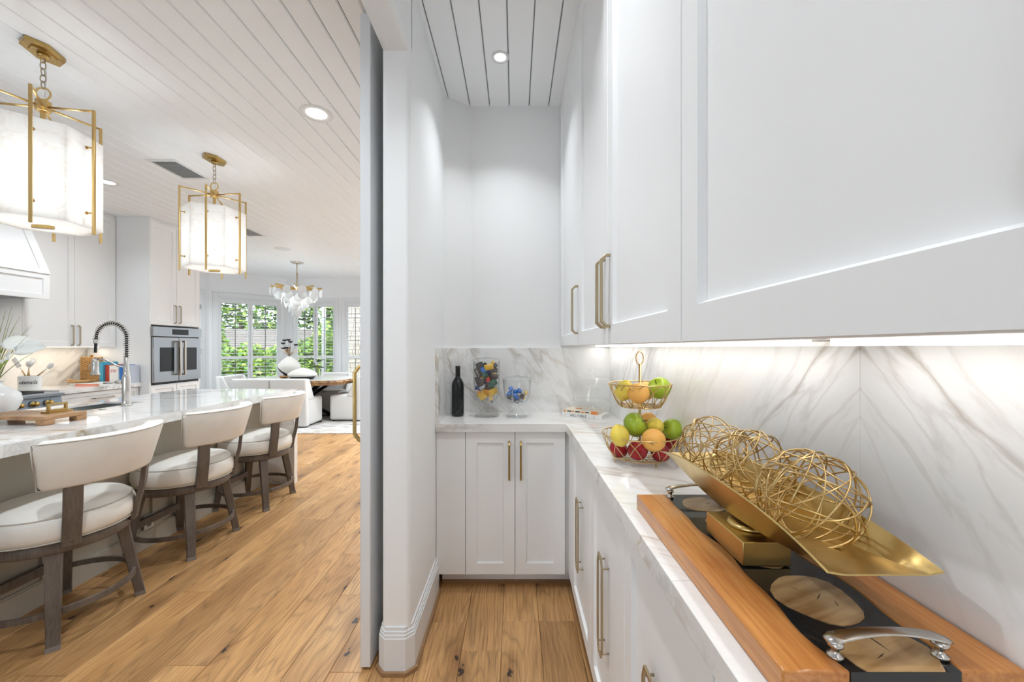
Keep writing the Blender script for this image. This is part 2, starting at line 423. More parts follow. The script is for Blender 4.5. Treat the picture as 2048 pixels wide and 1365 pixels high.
M['stone'] = plain('pale_stone', (.60,.53,.46), .85, var=.2, scale=18)
M['mortar'] = plain('mortar', (.5,.47,.43), .9)
M['white'] = plain('white_ceramic', (.80,.80,.79), .25)
M['whitesatin'] = plain('white_satin', (.78,.78,.77), .5)
# ------------------------------------------------------------------ room shell
ZC = 2.843
floor = struct('floor', MB().box(-6.4, .75, -4, 9.0, -.06, -.014), M['subfloor'], 'wide plank oak floor running through pantry and kitchen', 'floor')
# planks
PW = .174
plank_mesh = {}
def plank(L):
    if L not in plank_mesh:
        c = .0016; x0, x1, y0, y1 = 0.0005, PW-.0005, .0004, L-.0004
        v = [(x0,y0,-.014),(x1,y0,-.014),(x1,y1,-.014),(x0,y1,-.014),(x0,y0,-c),(x1,y0,-c),(x1,y1,-c),(x0,y1,-c),(x0+c,y0+c,0),(x1-c,y0+c,0),(x1-c,y1-c,0),(x0+c,y1-c,0)]
        f = [(3,2,1,0),(8,9,10,11)] + [(k+i, k+(i+1)%4, k+4+(i+1)%4, k+4+i) for k in (0,4) for i in range(4)]
        me = MB().add(v, f).mesh('plank'); me.materials.append(M['oak']); plank_mesh[L] = me
    return plank_mesh[L]
rp = random.Random(3)
x = -.427 + .02 - PW*17
while x < .5:
    y = .75 - rp.uniform(0, 1.4)
    if abs(x + .023) < .09: y = .32
    while y < 6.35:
        L = rp.choice((1.3, 1.6, 1.9, 2.2))
        if y + L > .5 and not (x > -.35 and y > 2.6):
            o = bpy.data.objects.new('plank', plank(L)); link(o, floor); o.location = (x, y, 0)
        y += L
    x += PW
# ceiling
ceil = struct('ceiling', MB().box(-6.4, .75, -4, 9.0, ZC+.012, ZC+.12), M['groove'], 'white tongue and groove board ceiling', 'ceiling')  # slab lengthened, unseen, behind the camera to keep the sun out
BW = .1243; c = .0065
y0, y1 = -3.9, 8.98
v = [(.0024,y0,.014),(BW-.0024,y0,.014),(BW-.0024,y0,c),(BW-c,y0,0),(c,y0,0),(.0024,y0,c)]
v = v + [(p[0], y1, p[2]) for p in v]
bm_ = MB().add(v, [(0,1,2,3,4,5),(11,10,9,8,7,6)] + [(i,6+i,6+(i+1)%6,(i+1)%6) for i in range(6)]).mesh('ceiling_board'); bm_.materials.append(M['ceil'])
# board lines at y=0 px: x = 161.5 + 56.8 k -> at depth 1.739
xb = (104.4-1030)*1.739/795 - BW*35
while xb < .62:
    if xb > -6.3:
        o = bpy.data.objects.new('ceiling_board', bm_); link(o, ceil); o.location = (xb, 0, ZC)
    xb += BW

XL, XK = -.427, -.543       # pantry left wall: pantry face, kitchen face
def arc(cx, cy, r, a0, a1, n=6): return [(cx+r*math.cos(math.radians(a0+(a1-a0)*i/n)), cy+r*math.sin(math.radians(a0+(a1-a0)*i/n))) for i in range(n+1)]
poly = [(XK, 2.65)] + arc(XK+.022, 1.639, .022, 180, 270) + arc(XL-.022, 1.639, .022, 270, 360) + [(XL, 2.40), (-.277, 2.508), (-.277, 2.65)]
wl = MB().prism(poly, 0, ZC+.05)
wall_left = struct('wall_left', wl, M['wall'], 'textured white wall with rounded end between pantry and kitchen', 'wall')
hd = MB()
prof = [(XK, ZC+.05)] + [(a, b) for a, b in arc(XK+.022, 2.552, .022, 180, 270)] + arc(XL-.022, 2.552, .022, 270, 360) + [(XL, ZC+.05)]
n = len(prof)
hd.add([(p[0], -2.5, p[1]) for p in prof] + [(p[0], 1.645, p[1]) for p in prof], [tuple(range(n)), tuple(range(2*n-1, n-1, -1))] + [(i, n+i, n+(i+1)%n, (i+1)%n) for i in range(n)])
part('header', hd, M['wall'], wall_left)
struct('wall_back', MB().box(-.277, .78, 2.508, 2.65, 0, ZC+.05), M['wall'], 'white back wall of the pantry', 'wall')
wall_right = struct('wall_right', MB().box(.612, .78, -2.5, 2.51, 0, ZC+.05), M['wall'], 'white right wall of the pantry behind the cabinets', 'wall')
struct('wall_front', MB().box(XK, .78, -2.62, -2.5, 0, ZC+.05), M['wall'], 'unseen white pantry wall added behind the camera against back light', 'wall')  # unseen wall, added to cut light from behind the camera
struct('wall_right_kitchen', MB().box(XK, -.40, 2.65, 8.95, 0, ZC+.05), M['wall_plain'], 'white kitchen wall behind the sliding door', 'wall')

# baseboard with cap moulding and oak shoe, wrapping the wall end
path = [(XL, 2.15), (XL, 1.639), (XL-.022, 1.617), (XK+.022, 1.617), (XK, 1.639), (XK, 2.2)]
def offset(path, t):
    P = [Vector((p[0], p[1])) for p in path]; out = []
    for i in range(len(P)):
        ns = []
        for a, b in ((i-1, i), (i, i+1)):
            if a < 0 or b >= len(P): continue
            d = (P[b]-P[a]).normalized(); ns.append(Vector((-d.y, d.x)))
        m = sum(ns, Vector((0,0))).normalized(); out.append(P[i] + m*(t/max(.4, m.dot(ns[0]))))
    return out
def skirt(mb, path, t, z0, z1):
    o = offset(path, t); i_ = [Vector(p) for p in path]
    for k in range(len(path)-1):
        mb.hexa([(*i_[k],z0),(*o[k],z0),(*o[k+1],z0),(*i_[k+1],z0),(*i_[k],z1),(*o[k],z1),(*o[k+1],z1),(*i_[k+1],z1)])
sgn = 1
test = offset(path, .01)[0]
if test.x < XL: sgn = -1
bb = MB(); skirt(bb, path, sgn*.016, 0, .145); skirt(bb, path, sgn*.013, .145, .158); skirt(bb, path, sgn*.010, .158, .170); skirt(bb, path, sgn*.006, .170, .186)
base_l = struct('baseboard_left', bb, M['trim'], 'tall white baseboard with stepped cap wrapping the wall end', 'baseboard')
sh = MB(); p2 = [tuple(p) for p in offset(path, sgn*.016)]; skirt(sh, p2, sgn*.012, 0, .017)
part('shoe_molding', sh, M['oakshoe'], base_l)

# backsplash slabs
SPL = 1.318
part('backsplash_slab', MB().box(.592, .612, .6825, 2.494, .912, 1.334), M['marble_wall'], wall_right)
part('backsplash_slab', MB().box(.592, .612, -.9, .6815, .912, 1.334), M['marble_wall'], wall_right)
wb = bpy.data.objects['wall_back']
part('backsplash_slab', MB().box(-.281, .594, 2.490, 2.508, .912, SPL), M['marble_back'], wb)
part('backsplash_slab', MB().prism([(XL+.018,2.392),(-.281,2.490),(-.281,2.508),(-.277,2.508),(XL,2.40)], .912, SPL), M['marble_back'], wall_left)
part('backsplash_slab', MB().box(XL, XL+.018, 2.122, 2.398, .912, SPL), M['marble_back'], wall_left)

# kitchen walls
struct('wall_left_kitchen', MB().box(-5.12, -4.98, -2.5, 5.36, 0, ZC+.05).box(-6.2, -4.98, 5.30, 5.40, 0, ZC+.05).box(-6.17, -6.03, 5.40, 7.83, 0, ZC+.05), M['wall_plain'], 'white kitchen wall behind range and cabinets', 'wall')
def wall_open(o, U, Wd, length, t, openings):
    o = Vector(o); U = Vector(U); Wd = Vector(Wd); mb = MB()
    def blk(u0, u1, z0, z1):
        if u1-u0 < 1e-4 or z1-z0 < 1e-4: return
        P = lambda u, q, z: tuple(o+U*u+Wd*q+Vector((0,0,z)))
        mb.hexa([P(u0,0,z0),P(u1,0,z0),P(u1,t,z0),P(u0,t,z0),P(u0,0,z1),P(u1,0,z1),P(u1,t,z1),P(u0,t,z1)])
    u = 0
    for (a, b, z0, z1) in openings:
        blk(u, a, 0, ZC+.05); blk(a, b, 0, z0); blk(a, b, z1, ZC+.05); u = b
    blk(u, length, 0, ZC+.05); return mb
R2 = math.sqrt(.5)
WZ0, WZ1 = .42, 2.335
BO = Vector((-6.1, 7.76, 0)); BU = Vector((R2, R2, 0)); BW_ = Vector((-R2, R2, 0))
struct('wall_bay', wall_open(BO, BU, BW_, 1.475, .14, [(.252, 1.345, WZ0, WZ1)]), M['wall_plain'], 'angled white bay wall with shuttered window', 'wall')
NO = Vector((-5.06, 8.8, 0)); NU = Vector((1,0,0)); NW = Vector((0,1,0))
struct('wall_nook', wall_open(NO, NU, NW, 4.6, .14, [(.134, 1.086, WZ0, WZ1), (1.302, 2.25, WZ0, WZ1)]), M['wall_plain'], 'white breakfast nook wall with shuttered windows', 'wall')

struct('wall_front_kitchen', wall_open((-5.12,-2.5,0), (1,0,0), (0,-1,0), 4.58, .12, [(.8,2.2,.5,2.3),(2.7,4.1,.5,2.3)]), M['wall_plain'], 'unseen white kitchen wall with added daylight openings behind the camera', 'wall')  # unseen wall, added with openings to limit daylight from behind
louver_cache = {}
def louver(L):
    k = round(L, 3)
    if k not in louver_cache:
        a = math.radians(0); d = .03; t = .0045; pr = []
        for (q, z) in [(-d,0),(-d*.5,t),(d*.5,t),(d,0),(d*.5,-t),(-d*.5,-t)]:
            pr.append((q*math.cos(a)-z*math.sin(a), q*math.sin(a)+z*math.cos(a)))
        mb = MB().add([(0,q,z) for q,z in pr]+[(L,q,z) for q,z in pr], [(0,1,2,3,4,5),(11,10,9,8,7,6)]+[(i,6+i,6+(i+1)%6,(i+1)%6) for i in range(6)])
        me = mb.mesh('louver'); me.materials.append(M['trim']); louver_cache[k] = me
    return louver_cache[k]
def window(idx, o, U, Wd, u0, u1, panels, label, casing):
    o = Vector(o); U = Vector(U); Wd = Vector(Wd); Zv = Vector((0,0,1))
    rz = math.atan2(U.y, U.x)
    base = o + U*u0
    w_ = thing('window_%d' % idx, label, 'window', base, rz, kind='structure')
    wd = u1-u0
    # local: x along wall, y outward
    fr = MB().box(0,.03,-.005,.12,WZ0,WZ1).box(wd-.03,wd,-.005,.12,WZ0,WZ1).box(.03,wd-.03,-.005,.12,WZ1-.03,WZ1).box(.03,wd-.03,-.005,.12,WZ0,WZ0+.03)
    part('window_frame', fr, M['trim'], w_)
    cs = MB()
    for (a, b, t) in casing: cs.box(*a, *t, *b)
    part('casing', cs, M['trim'], w_, bevel=.004)
    part('pane', MB().box(.03, wd-.03, .095, .099, WZ0+.03, WZ1-.03), M['pane'], w_)
    for (a, b) in panels:
        a -= u0; b -= u0; st = .05
        sh = MB().box(a-st,a,.005,.035,WZ0+.032,WZ1-.032).box(b,b+st-.004,.005,.035,WZ0+.032,WZ1-.032)
        for z0, z1 in ((2.218, WZ1-.032), (1.082, 1.139), (WZ0+.032, .66)): sh.box(a, b, .005, .035, z0, z1)
        s_ = part('shutter', sh, M['trim'], w_)
        z = .66 + .036
        while z < 2.2:
            if not (1.06 < z < 1.16):
                l = bpy.data.objects.new('louver', louver(b-a)); link(l, s_); l.location = (a, .02, z)
            z += .0715
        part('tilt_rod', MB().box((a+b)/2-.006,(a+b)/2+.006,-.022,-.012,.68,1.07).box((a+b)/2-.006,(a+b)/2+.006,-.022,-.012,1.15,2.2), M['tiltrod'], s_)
        for hz in (.9, 2.0): part('hinge', MB().box(a-st-.012,a-st-.002,-.008,.004,hz,hz+.07), M['nickel'], s_)
    return w_
M['tiltrod'] = plain('tilt_rod_dark_grey', (.16,.16,.15), .5)  # one plain dark grey, shared by rods, vents, slots and crock
cT = .02
w1 = window(1, BO, BU, BW_, .252, 1.345, [(.302,.751),(.836,1.286)], 'tall two panel shuttered window in the angled bay wall',
   [((-.095,0),(.0,WZ1+.085),(-cT,0)), ((1.093,1.093+.095),(.0,WZ1+.085),(-cT,0)), ((0,1.093),(WZ1,WZ1+.085),(-cT,0)), ((-.11,1.2),(WZ1+.085,WZ1+.1),(-cT-.01,0)), ((0,1.093),(WZ0-.03,WZ0),(-.05,0))])
for i, (a, b, ps) in enumerate([(.134, 1.086, [(.238,.595),(.685,1.031)]), (1.302, 2.25, [(1.357,1.712),(1.80,2.15)])]):
    wd = b-a
    window(2+i, NO, NU, NW, a, b, ps, ['shuttered nook window directly behind the chandelier', 'shuttered window cut off by the sliding pantry door'][i],
       [((-.07,0),(0,WZ1+.07),(-cT,0)), ((wd,wd+.07),(0,WZ1+.07),(-cT,0)), ((0,wd),(WZ1,WZ1+.07),(-cT,0)), ((0,wd),(WZ0-.03,WZ0),(-.05,0))])
# nook side door
d2 = thing('door_2', 'white panelled door at the far side of the nook beside the oven tower', 'door', (-6.03, 6.75, 0), kind='structure')
part('door_leaf', MB().box(-6.045, -6.02, 6.75, 7.60, .01, 2.34).shaker((-6.018, 7.58, .2), (0,-1,0), (1,0,0), .81, 2.1, .1), M['trim'], d2, world=True)
part('casing', MB().box(-6.03,-6.005,7.60,7.715,0,2.44).box(-6.03,-6.005,6.64,6.75,0,2.44).box(-6.03,-6.005,6.75,7.60,2.34,2.44), M['trim'], d2, world=True, bevel=.004)
for z in (.4, 1.2, 2.05): part('hinge', MB().box(-6.02,-6.0,7.585,7.61,z,z+.09), M['nickel'], d2, world=True)

# sliding door seen end on
d1 = thing('door_1', 'white sliding door pushed open beside the pantry wall', 'door', (-.6125, 2.2, 0), kind='structure')
part('door_leaf', MB().box(-.634, -.591, 1.625, 2.85, .012, 2.69), M['trim'], d1, world=True, bevel=.003)
py = 1.656
part('pull_handle', MB().strap([(-.634,py,1.2435),(-.648,py,1.2435),(-.668,py,1.215),(-.668,py,.963),(-.648,py,.934),(-.634,py,.934)], (0,1,0), .020, .010), M['brass_dark'], d1, world=True, bevel=.002)
part('track', MB().box(-.632,-.594,1.2,2.9,2.715,2.76).box(-.62,-.543,1.4,1.44,2.725,2.75).box(-.62,-.543,2.2,2.24,2.725,2.75), M['trim'], d1, world=True)

# ------------------------------------------------------------------ pantry cabinets
def straight_pull(name, base, W, Zs, parent, sep=None, width=.012, thick=.009, out=.026, mat='champagne', world=True, wdir=(0,1,0)):
    """vertical strap pull with chamfered ends. base: (x,y) on the face; W outward; Zs=(z0,z1)"""
    b = Vector((base[0], base[1], 0)); W = Vector(W); z0, z1 = Zs; c = .014
    P = lambda q, z: b + W*q + Vector((0,0,z))
    mb = MB().strap([P(0,z0), P(out-c,z0), P(out,z0+c), P(out,z1-c), P(out-c,z1), P(0,z1)], wdir, width, thick)
    return part(name, mb, M[mat], parent, world=world, bevel=.0015)
# upper cabinets on the right wall
UZ0, UZ1, XU = 1.331, 2.784, .28
doorsU = [(1.741,2.45),(1.205,1.737),(.672,1.201),(.139,.668),(-.394,.135)]
ulabels = ['tall white upper cabinet in the far pantry corner with single door', 'tall white upper cabinet with paired pulls at its centre seam', 'tall white upper cabinet nearest the camera with plain panel door']
gU = 'white pantry upper cabinets'
def upper(y0, y1, doors, label, pulls):
    t = thing('upper_cabinet', label, 'cabinet', (.45, (y0+y1)/2, UZ0), group=gU)
    part('body', MB().box(XU+.021, .6105, y0, y1, UZ0+.004, UZ1), M['paint'], t, world=True)
    part('top_filler', MB().box(XU+.004, .611, y0, y1, UZ1+.003, ZC-.001), M['paint'], t, world=True)
    for (a, b), p in zip(doors, pulls):
        d = part('door', MB().shaker((XU, b, UZ0), (0,-1,0), (-1,0,0), b-a, UZ1-UZ0, .058), M['paint'], t, world=True)
        if p is not None: straight_pull('pull_handle', (XU, p), (-1,0,0), (1.385, 1.594), d)
    s = part('light_strip', MB().box(.50,.53, y0+.04, y1-.04, UZ0-.006, UZ0+.003), M['strip'], t, world=True)
    L = bpy.data.lights.new('strip_light', 'AREA'); L.shape = 'RECTANGLE'; L.size = .03; L.size_y = (y1-y0)-.1; L.energy = P_STRIP*(y1-y0); L.color = (.98,.985,1.0)
    lo = bpy.data.objects.new('strip_light', L); COL.objects.link(lo); lo.location = (.515, (y0+y1)/2, UZ0-.009); lo.rotation_euler = (0,0,0); lo.parent = t
    lo.matrix_parent_inverse = Matrix.Translation(Vector(t.location)).inverted()
    return t
u0 = upper(1.739, 2.505, [doorsU[0]], ulabels[0], [1.770])
part('filler_strip', MB().box(XU+.006, XU+.021, 2.452, 2.505, UZ0, UZ1), M['paint'], u0, world=True)
upper(.670, 1.739, doorsU[1:3], ulabels[1], [1.235, 1.172])
upper(-.40, .670, doorsU[3:5], ulabels[2], [.168, .106])
# base cabinets right
XB = .287
gB = 'white pantry base cabinets'
blab = ['white pantry base cabinet farthest along the right counter run', 'white pantry base cabinet in the middle of the right run', 'white pantry base cabinet under the serving board', 'white pantry base cabinet nearest the camera at the right']
def ring_pull(parent, yc):
    X = .275; hw = .0305; z0, z1 = .332, .645; c = .028; xs = .298
    pts = [(X,yc+hw,z0+c),(X,yc+hw,z1-c),(X,yc+hw-.012,z1),(X,yc-hw+.012,z1),(X,yc-hw,z1-c),(X,yc-hw,z0+c),(X,yc-hw+.012,z0),(X,yc+hw-.012,z0)]
    mb = MB().strap(pts, (1,0,0), .006, .0075, closed=True)
    for yy in (yc-hw, yc+hw):
        for zz in (.350, .620): mb.tube([(xs,yy,zz),(X,yy,zz)], .003, 8)
    return part('ring_pull', mb, M['champagne'], parent, world=True)
for i, (a, b) in enumerate([(1.513,1.998),(1.046,1.509),(.577,1.042),(.11,.573)]):
    t = thing('base_cabinet', blab[i], 'cabinet', (.45, (a+b)/2, 0), group=gB)
    bd = MB().box(XB+.021, .591, a-.001, b+.001 if i else 2.10, .10, .866)
    part('body', bd, M['paint'], t, world=True)
    part('toe_kick', MB().box(XB+.06, XB+.075, a-.001, b+.001 if i else 2.10, 0, .10), M['paint'], t, world=True)
    d = part('door', MB().shaker((XB, b, .098), (0,-1,0), (-1,0,0), b-a, .766, .058), M['paint'], t, world=True)
    ring_pull(d, (a+b)/2+.012)
    if i == 0: part('filler_strip', MB().box(XB+.002, XB+.021, 2.001, 2.146, .098, .866), M['paint'], t, world=True)
# base cabinet at the back
YB = 2.145
t = thing('base_cabinet', 'white two door base cabinet across the back of the pantry', 'cabinet', (-.08, 2.3, 0), group=gB)
part('body', MB().prism([(XL+.002, YB+.021), (.306, YB+.021), (.306, 2.485), (-.29, 2.485), (XL+.002, 2.39)], .10, .866), M['paint'], t, world=True)
part('filler_panel', MB().box(XL+.002, -.269, YB+.001, YB+.021, .095, .866), M['paint'], t, world=True, bevel=.001)
part('toe_kick', MB().box(XL+.018, .346, YB+.09, YB+.105, 0, .10), M['paint'], t, world=True)
part('shoe_molding', MB().box(XL+.018, .346, YB+.078, YB+.09, 0, .018), M['oakshoe'], t, world=True)
for (a, b, pxx) in [(-.2665, -.0015, -.031), (.0015, .2705, .031)]:
    d = part('door', MB().shaker((a, YB, .095), (1,0,0), (0,-1,0), b-a, .771, .06), M['paint'], t, world=True)
    straight_pull('pull_handle', (pxx, YB), (0,-1,0), (.61, .813), d, width=.010, wdir=(1,0,0), mat='brass_dark')
# marble worktop in jointed slabs
wt = thing('worktop', 'white veined marble worktop turning the pantry corner', 'worktop', (.43, 1.2, .869))
CZ0, CZ1, XC, YF = .869, .914, .273, 2.120
e = .0005
part('slab', MB().prism([(XL+.001, YF),(XC, YF),(XC, .6965),(.5915,.6965),(.5915,2.4895),(-.281,2.4895),(XL+.0185,2.392),(XL+.001,2.392)], CZ0, CZ1), M['marble_top'], wt, world=True, bevel=.0015)
part('slab', MB().box(XC, .5915, -.9, .6955, CZ0, CZ1), M['marble_top'], wt, world=True, bevel=.0015)

# ------------------------------------------------------------------ recessed lamps and ceiling fittings
def downlight(x, y, r, power, label, spread=2.5):
    t = thing('recessed_light', label, 'ceiling light', (x, y, ZC), group='recessed ceiling lights')
    part('trim_ring', MB().lathe([(r*.62, .003),(r*.64,-.004),(r*.98,-.005),(r,-.001),(r,.003)], seg=36, cap=False), M['whitesatin'], t)
    part('lens', MB().lathe([(.0001,-.0012),(r*.63,-.0012)], seg=32, cap=False), M['lens'], t)
    L = bpy.data.lights.new('downlight', 'AREA'); L.shape = 'DISK'; L.size = r*1.2; L.energy = power; L.color = (.92,.96,1.0) if x > -.5 else (.86,.935,1.0); L.spread = spread
    o = bpy.data.objects.new('downlight', L); link(o, t); o.location = (0,0,-.008)
    return t
downlight(-.077, 2.08, .046, P_DOWN_PANTRY*.52, 'small recessed lamp in the pantry ceiling', 1.75)
downlight(-.077, .95, .046, P_DOWN_PANTRY*.95, 'recessed pantry lamp above the camera', 1.9)
downlight(-.077, -.3, .046, P_DOWN_PANTRY*.75, 'recessed pantry lamp behind the camera', 2.1)
downlight(-1.29, 2.583, .100, P_DOWN_KITCHEN*.75, 'recessed kitchen lamp nearest the sliding door')
downlight(-3.75, 3.66, .082, P_DOWN_KITCHEN*.55, 'recessed kitchen lamp above the range counter between the pendants')
for i, (a, b) in enumerate([(-1.29, .9), (-3.75, 1.6), (-1.29, 4.6), (-1.5, 6.6), (-3.75, -.4), (-5.25, 6.3), (-1.9, 7.7), (-1.5, 5.6)]):  # unseen lamps, added at hidden spots to brighten kitchen and nook
    downlight(a, b, .082, P_DOWN_KITCHEN*(.3 if a == -3.75 else 1.75 if b > 5 else 1.2 if b > 4 else .72), 'unseen recessed lamp added to brighten kitchen and nook')
def vent(x, y, wx, wy, label):
    t = thing('ceiling_vent', label, 'vent', (x, y, ZC), group='ceiling air vents')
    f = .025
    part('frame', MB().box(-wx/2-f,wx/2+f,-wy/2-f,-wy/2,-.006,.002).box(-wx/2-f,wx/2+f,wy/2,wy/2+f,-.006,.002).box(-wx/2-f,-wx/2,-wy/2,wy/2,-.006,.002).box(wx/2,wx/2+f,-wy/2,wy/2,-.006,.002), M['whitesatin'], t)
    part('grille_shade', MB().box(-wx/2,wx/2,-wy/2,wy/2,-.001,.0), M['tiltrod'], t)  # flat dark sheet, paints the shade behind the slats
    k = int(wy/.014); mb = MB()
    for i in range(k): mb.obox((0, -wy/2+(i+.5)*wy/k, -.003), (wx, .006, .0015), rotm('X', 35))
    s = part('grille', mb, M['whitesatin'], t); s['kind'] = 'stuff'
vent(-2.87, 3.40, .20, .32, 'white ceiling vent between the two alabaster pendants')
vent(-3.52, 5.25, .20, .32, 'white ceiling vent beyond the far pendant')
t = tag(part('ceiling_speaker', MB().lathe([(.0001,-.006),(.10,-.006),(.112,-.004),(.114,.002)], seg=40, cap=False), M['whitesatin'], loc=(-3.59, 6.14, ZC)), 'flat round white speaker set in the nook ceiling', 'speaker')
# ------------------------------------------------------------------ things on the pantry counter
CT = .9142
# serving board: two live-edge planks, black resin river, wood slices, bow handles
t = thing('serving_board', 'long wood and black resin serving board on the pantry counter', 'serving board', (.447, .73, CT))
M['redwood'] = wood('amber_plank', (.34,.115,.028), (.64,.29,.085), (0,1,0), fine=150, slow=9, rough=.16)
M['slice'] = wood('pale_wood_slice', (.30,.145,.05), (.72,.47,.22), (1,.4,0), fine=70, slow=26, rough=.15)
M['stem_dark'] = plain('crack_dark', (.04,.022,.012), .6)
M['resin'] = plain('black_resin', (.018,.020,.022), .07)
BZ0, BZ1, BY0, BY1, BX0, BX1 = CT, .951, .4555, 1.005, .307, .588
def wavy(y, ph, a): return a*(math.sin(y*19+ph)*.6+math.sin(y*43+ph*2.1)*.4)
ys = [BY0+(BY1-BY0)*i/26 for i in range(27)]
le = [(.382+wavy(y, .7, .009), y) for y in ys]; re_ = [(.515+wavy(y, 2.9, .010), y) for y in ys]
part('plank', MB().prism([(BX0,BY0)] + le + [(BX0,BY1)], BZ0, BZ1), M['redwood'], t, world=True, bevel=.003, label='amber live edge plank on the counter front side')
part('plank', MB().prism(list(reversed(re_)) + [(BX1,BY0),(BX1,BY1)], BZ0, BZ1), M['redwood'], t, world=True, bevel=.003, label='amber live edge plank against the backsplash')
part('resin_river', MB().prism(list(re_) + le[::-1], BZ0+.0005, BZ1-.0012), M['resin'], t, world=True)
rs = random.Random(5)
def blob(cx, cy, rx, ry, seed, n=22, cut=None):
    r_ = random.Random(seed); ph = [r_.uniform(0, 6.28) for _ in range(3)]; out = []
    for i in range(n):
        a = 2*PI*i/n; k = 1+.07*math.sin(2*a+ph[0])+.05*math.sin(3*a+ph[1])+.03*math.sin(5*a+ph[2])
        q = [cx+rx*k*math.cos(a), cy+ry*k*math.sin(a)]
        if cut is not None: q[1] = max(q[1], cut)
        out.append(tuple(q))
    return out
for (cx, cy, rx, ry, sd, cut) in [(.445,.590,.053,.061,1,None),(.452,.478,.057,.049,2,.4558),(.440,.720,.046,.052,4,None),(.455,.835,.045,.045,8,None),(.447,.940,.047,.046,3,None)]:
    part('wood_slice', MB().prism(blob(cx,cy,rx,ry,sd,cut=cut), BZ0+.001, BZ1+.0002), M['slice'], t, world=True)
for k, (cx, cy, ln, an) in enumerate([(.452,.592,.022,.7),(.430,.612,.012,2.2),(.465,.575,.016,1.2),(.455,.500,.03,1.75),(.44,.478,.018,.5),(.46,.945,.02,.4)]):
    c_, s_ = math.cos(an)*ln/2, math.sin(an)*ln/2
    part('wood_crack', MB().prism([(cx-c_,cy-s_),(cx-s_*.06,cy+c_*.06),(cx+c_,cy+s_),(cx+s_*.08,cy-c_*.08)], BZ1-.001, BZ1+.0005), M['stem_dark'], t, world=True)
def bow(y):
    n = 18; mb = MB(); v = []; f = []
    for i in range(n+1):
        u = i/n; x = .374+u*.146; z = .9715+.0105*math.sin(PI*u)**.8; wv = .0065+.0035*abs(2*u-1)**1.5
        if u in (0, 1): wv *= .6
        for (q, h) in ((-wv,-.0014),(0,-.0026),(wv,-.0014),(wv,.0006),(0,.0022),(-wv,.0006)): v.append((x, y+q, z+h))
    for i in range(n):
        for k in range(6): f.append((i*6+k, i*6+(k+1)%6, (i+1)*6+(k+1)%6, (i+1)*6+k))
    f += [(5,4,3,2,1,0), tuple(n*6+k for k in range(6))]
    mb.add(v, f, True)
    h = part('handle', mb, M['nickel'], t, world=True, label='bowed brushed nickel handle')
    h.data.set_sharp_from_angle(angle=math.radians(75))
    for x in (.384, .510):
        part('post', MB().lathe([(.0085,.951),(.0085,.954),(.005,.956),(.0045,.962),(.0085,.965),(.0085,.969),(.005,.972)], (x,y,0), 20), M['nickel'], h, world=True)
bow(.477); bow(.984)

# gold boat tray on a block foot
t = thing('boat_tray', 'gold boat shaped tray on a block foot holding wire spheres', 'tray', (.426, .735, .9512))
part('foot_block', MB().box(.385,.467,.672,.800,.9518,.9925), M['gold'], t, world=True, bevel=.0015)
part('foot_disc', MB().lathe([(.034,.9925),(.036,.996),(.030,1.001)], (.432,.737,0), 32), M['gold'], t, world=True)
TX0, TX1, TY0, TY1 = .394, .534, .497, 1.073
nu, nv = 30, 10; V = []; F = []
def tray_pt(s, w, inner):
    # s along length 0..1, w across -1..1
    q = 2*s-1; rim = 1.042 + .026*(1-abs(q)**3.0); sag = (1-abs(q)**2.2)
    bot = rim - .0035 - .058*sag
    k = abs(w); wall = max(0, (k-.80)/.20)
    xw = .072*(.70+.30*(wall))*math.copysign(1, w) if k > .80 else .0504*(w/.80)
    z = bot + (rim-bot)*wall
    flare = 1.0
    x = .464 + xw*flare; y = TY0 + (TY1-TY0)*s
    if not inner:
        z -= .0022; x += .0018*math.copysign(1, w)*(1 if k > .5 else 0)
    return (x, y, z)
ws = [-1,-.93,-.86,-.80,-.6,-.3,0,.3,.6,.80,.86,.93,1]
nw = len(ws)
for inner in (True, False):
    for i in range(nu+1):
        for w_ in ws: V.append(tray_pt(i/nu, w_, inner))
H = (nu+1)*nw
for i in range(nu):
    for j in range(nw-1):
        a = i*nw+j; F.append((a, a+1, a+nw+1, a+nw)); F.append((H+a, H+a+nw, H+a+nw+1, H+a+1))
    for j in (0, nw-1):
        a = i*nw+j; F.append((a, a+nw, H+a+nw, H+a) if j == 0 else (a+nw, a, H+a, H+a+nw))
for i in (0, nu):
    for j in range(nw-1):
        a = i*nw+j; F.append((a+1, a, H+a, H+a+1) if i == 0 else (a, a+1, H+a+1, H+a))
tr = MB().add(V, F, True); o = part('tray_bowl', tr, M['gold'], t, world=True); o.data.set_sharp_from_angle(angle=math.radians(28))

# wire spheres
def wire_ball(y, seed, label):
    r_ = random.Random(seed); R = .0745; mb = MB()
    for k in range(17):
        ax = Vector((r_.gauss(0,1), r_.gauss(0,1), r_.gauss(0,1))).normalized()
        a = ax.orthogonal().normalized(); b = ax.cross(a); d = r_.uniform(-.55, .55)
        rr = math.sqrt(1-d*d)*R; wob = r_.uniform(0, 6.28)
        pts = [ax*(d*R) + (a*math.cos(2*PI*i/40)+b*math.sin(2*PI*i/40))*rr for i in range(40)]
        pts = [p.normalized()*(R-.0013-.0016*(.5+.5*math.sin(5*i*2*PI/40+wob))) for i, p in enumerate(pts)]
        mb.tube(pts, .00135, 6, closed=True)
    o = part('wire_sphere', mb, M['wiregold'], loc=(.464, y, 1.0865))
    tag(o, label, 'ornament', group='gold wire spheres in the tray')
wire_ball(.626, 11, 'gold wire sphere at the near end of the tray')
wire_ball(.780, 22, 'gold wire sphere in the middle of the tray')
wire_ball(.934, 33, 'gold wire sphere at the far end of the tray')

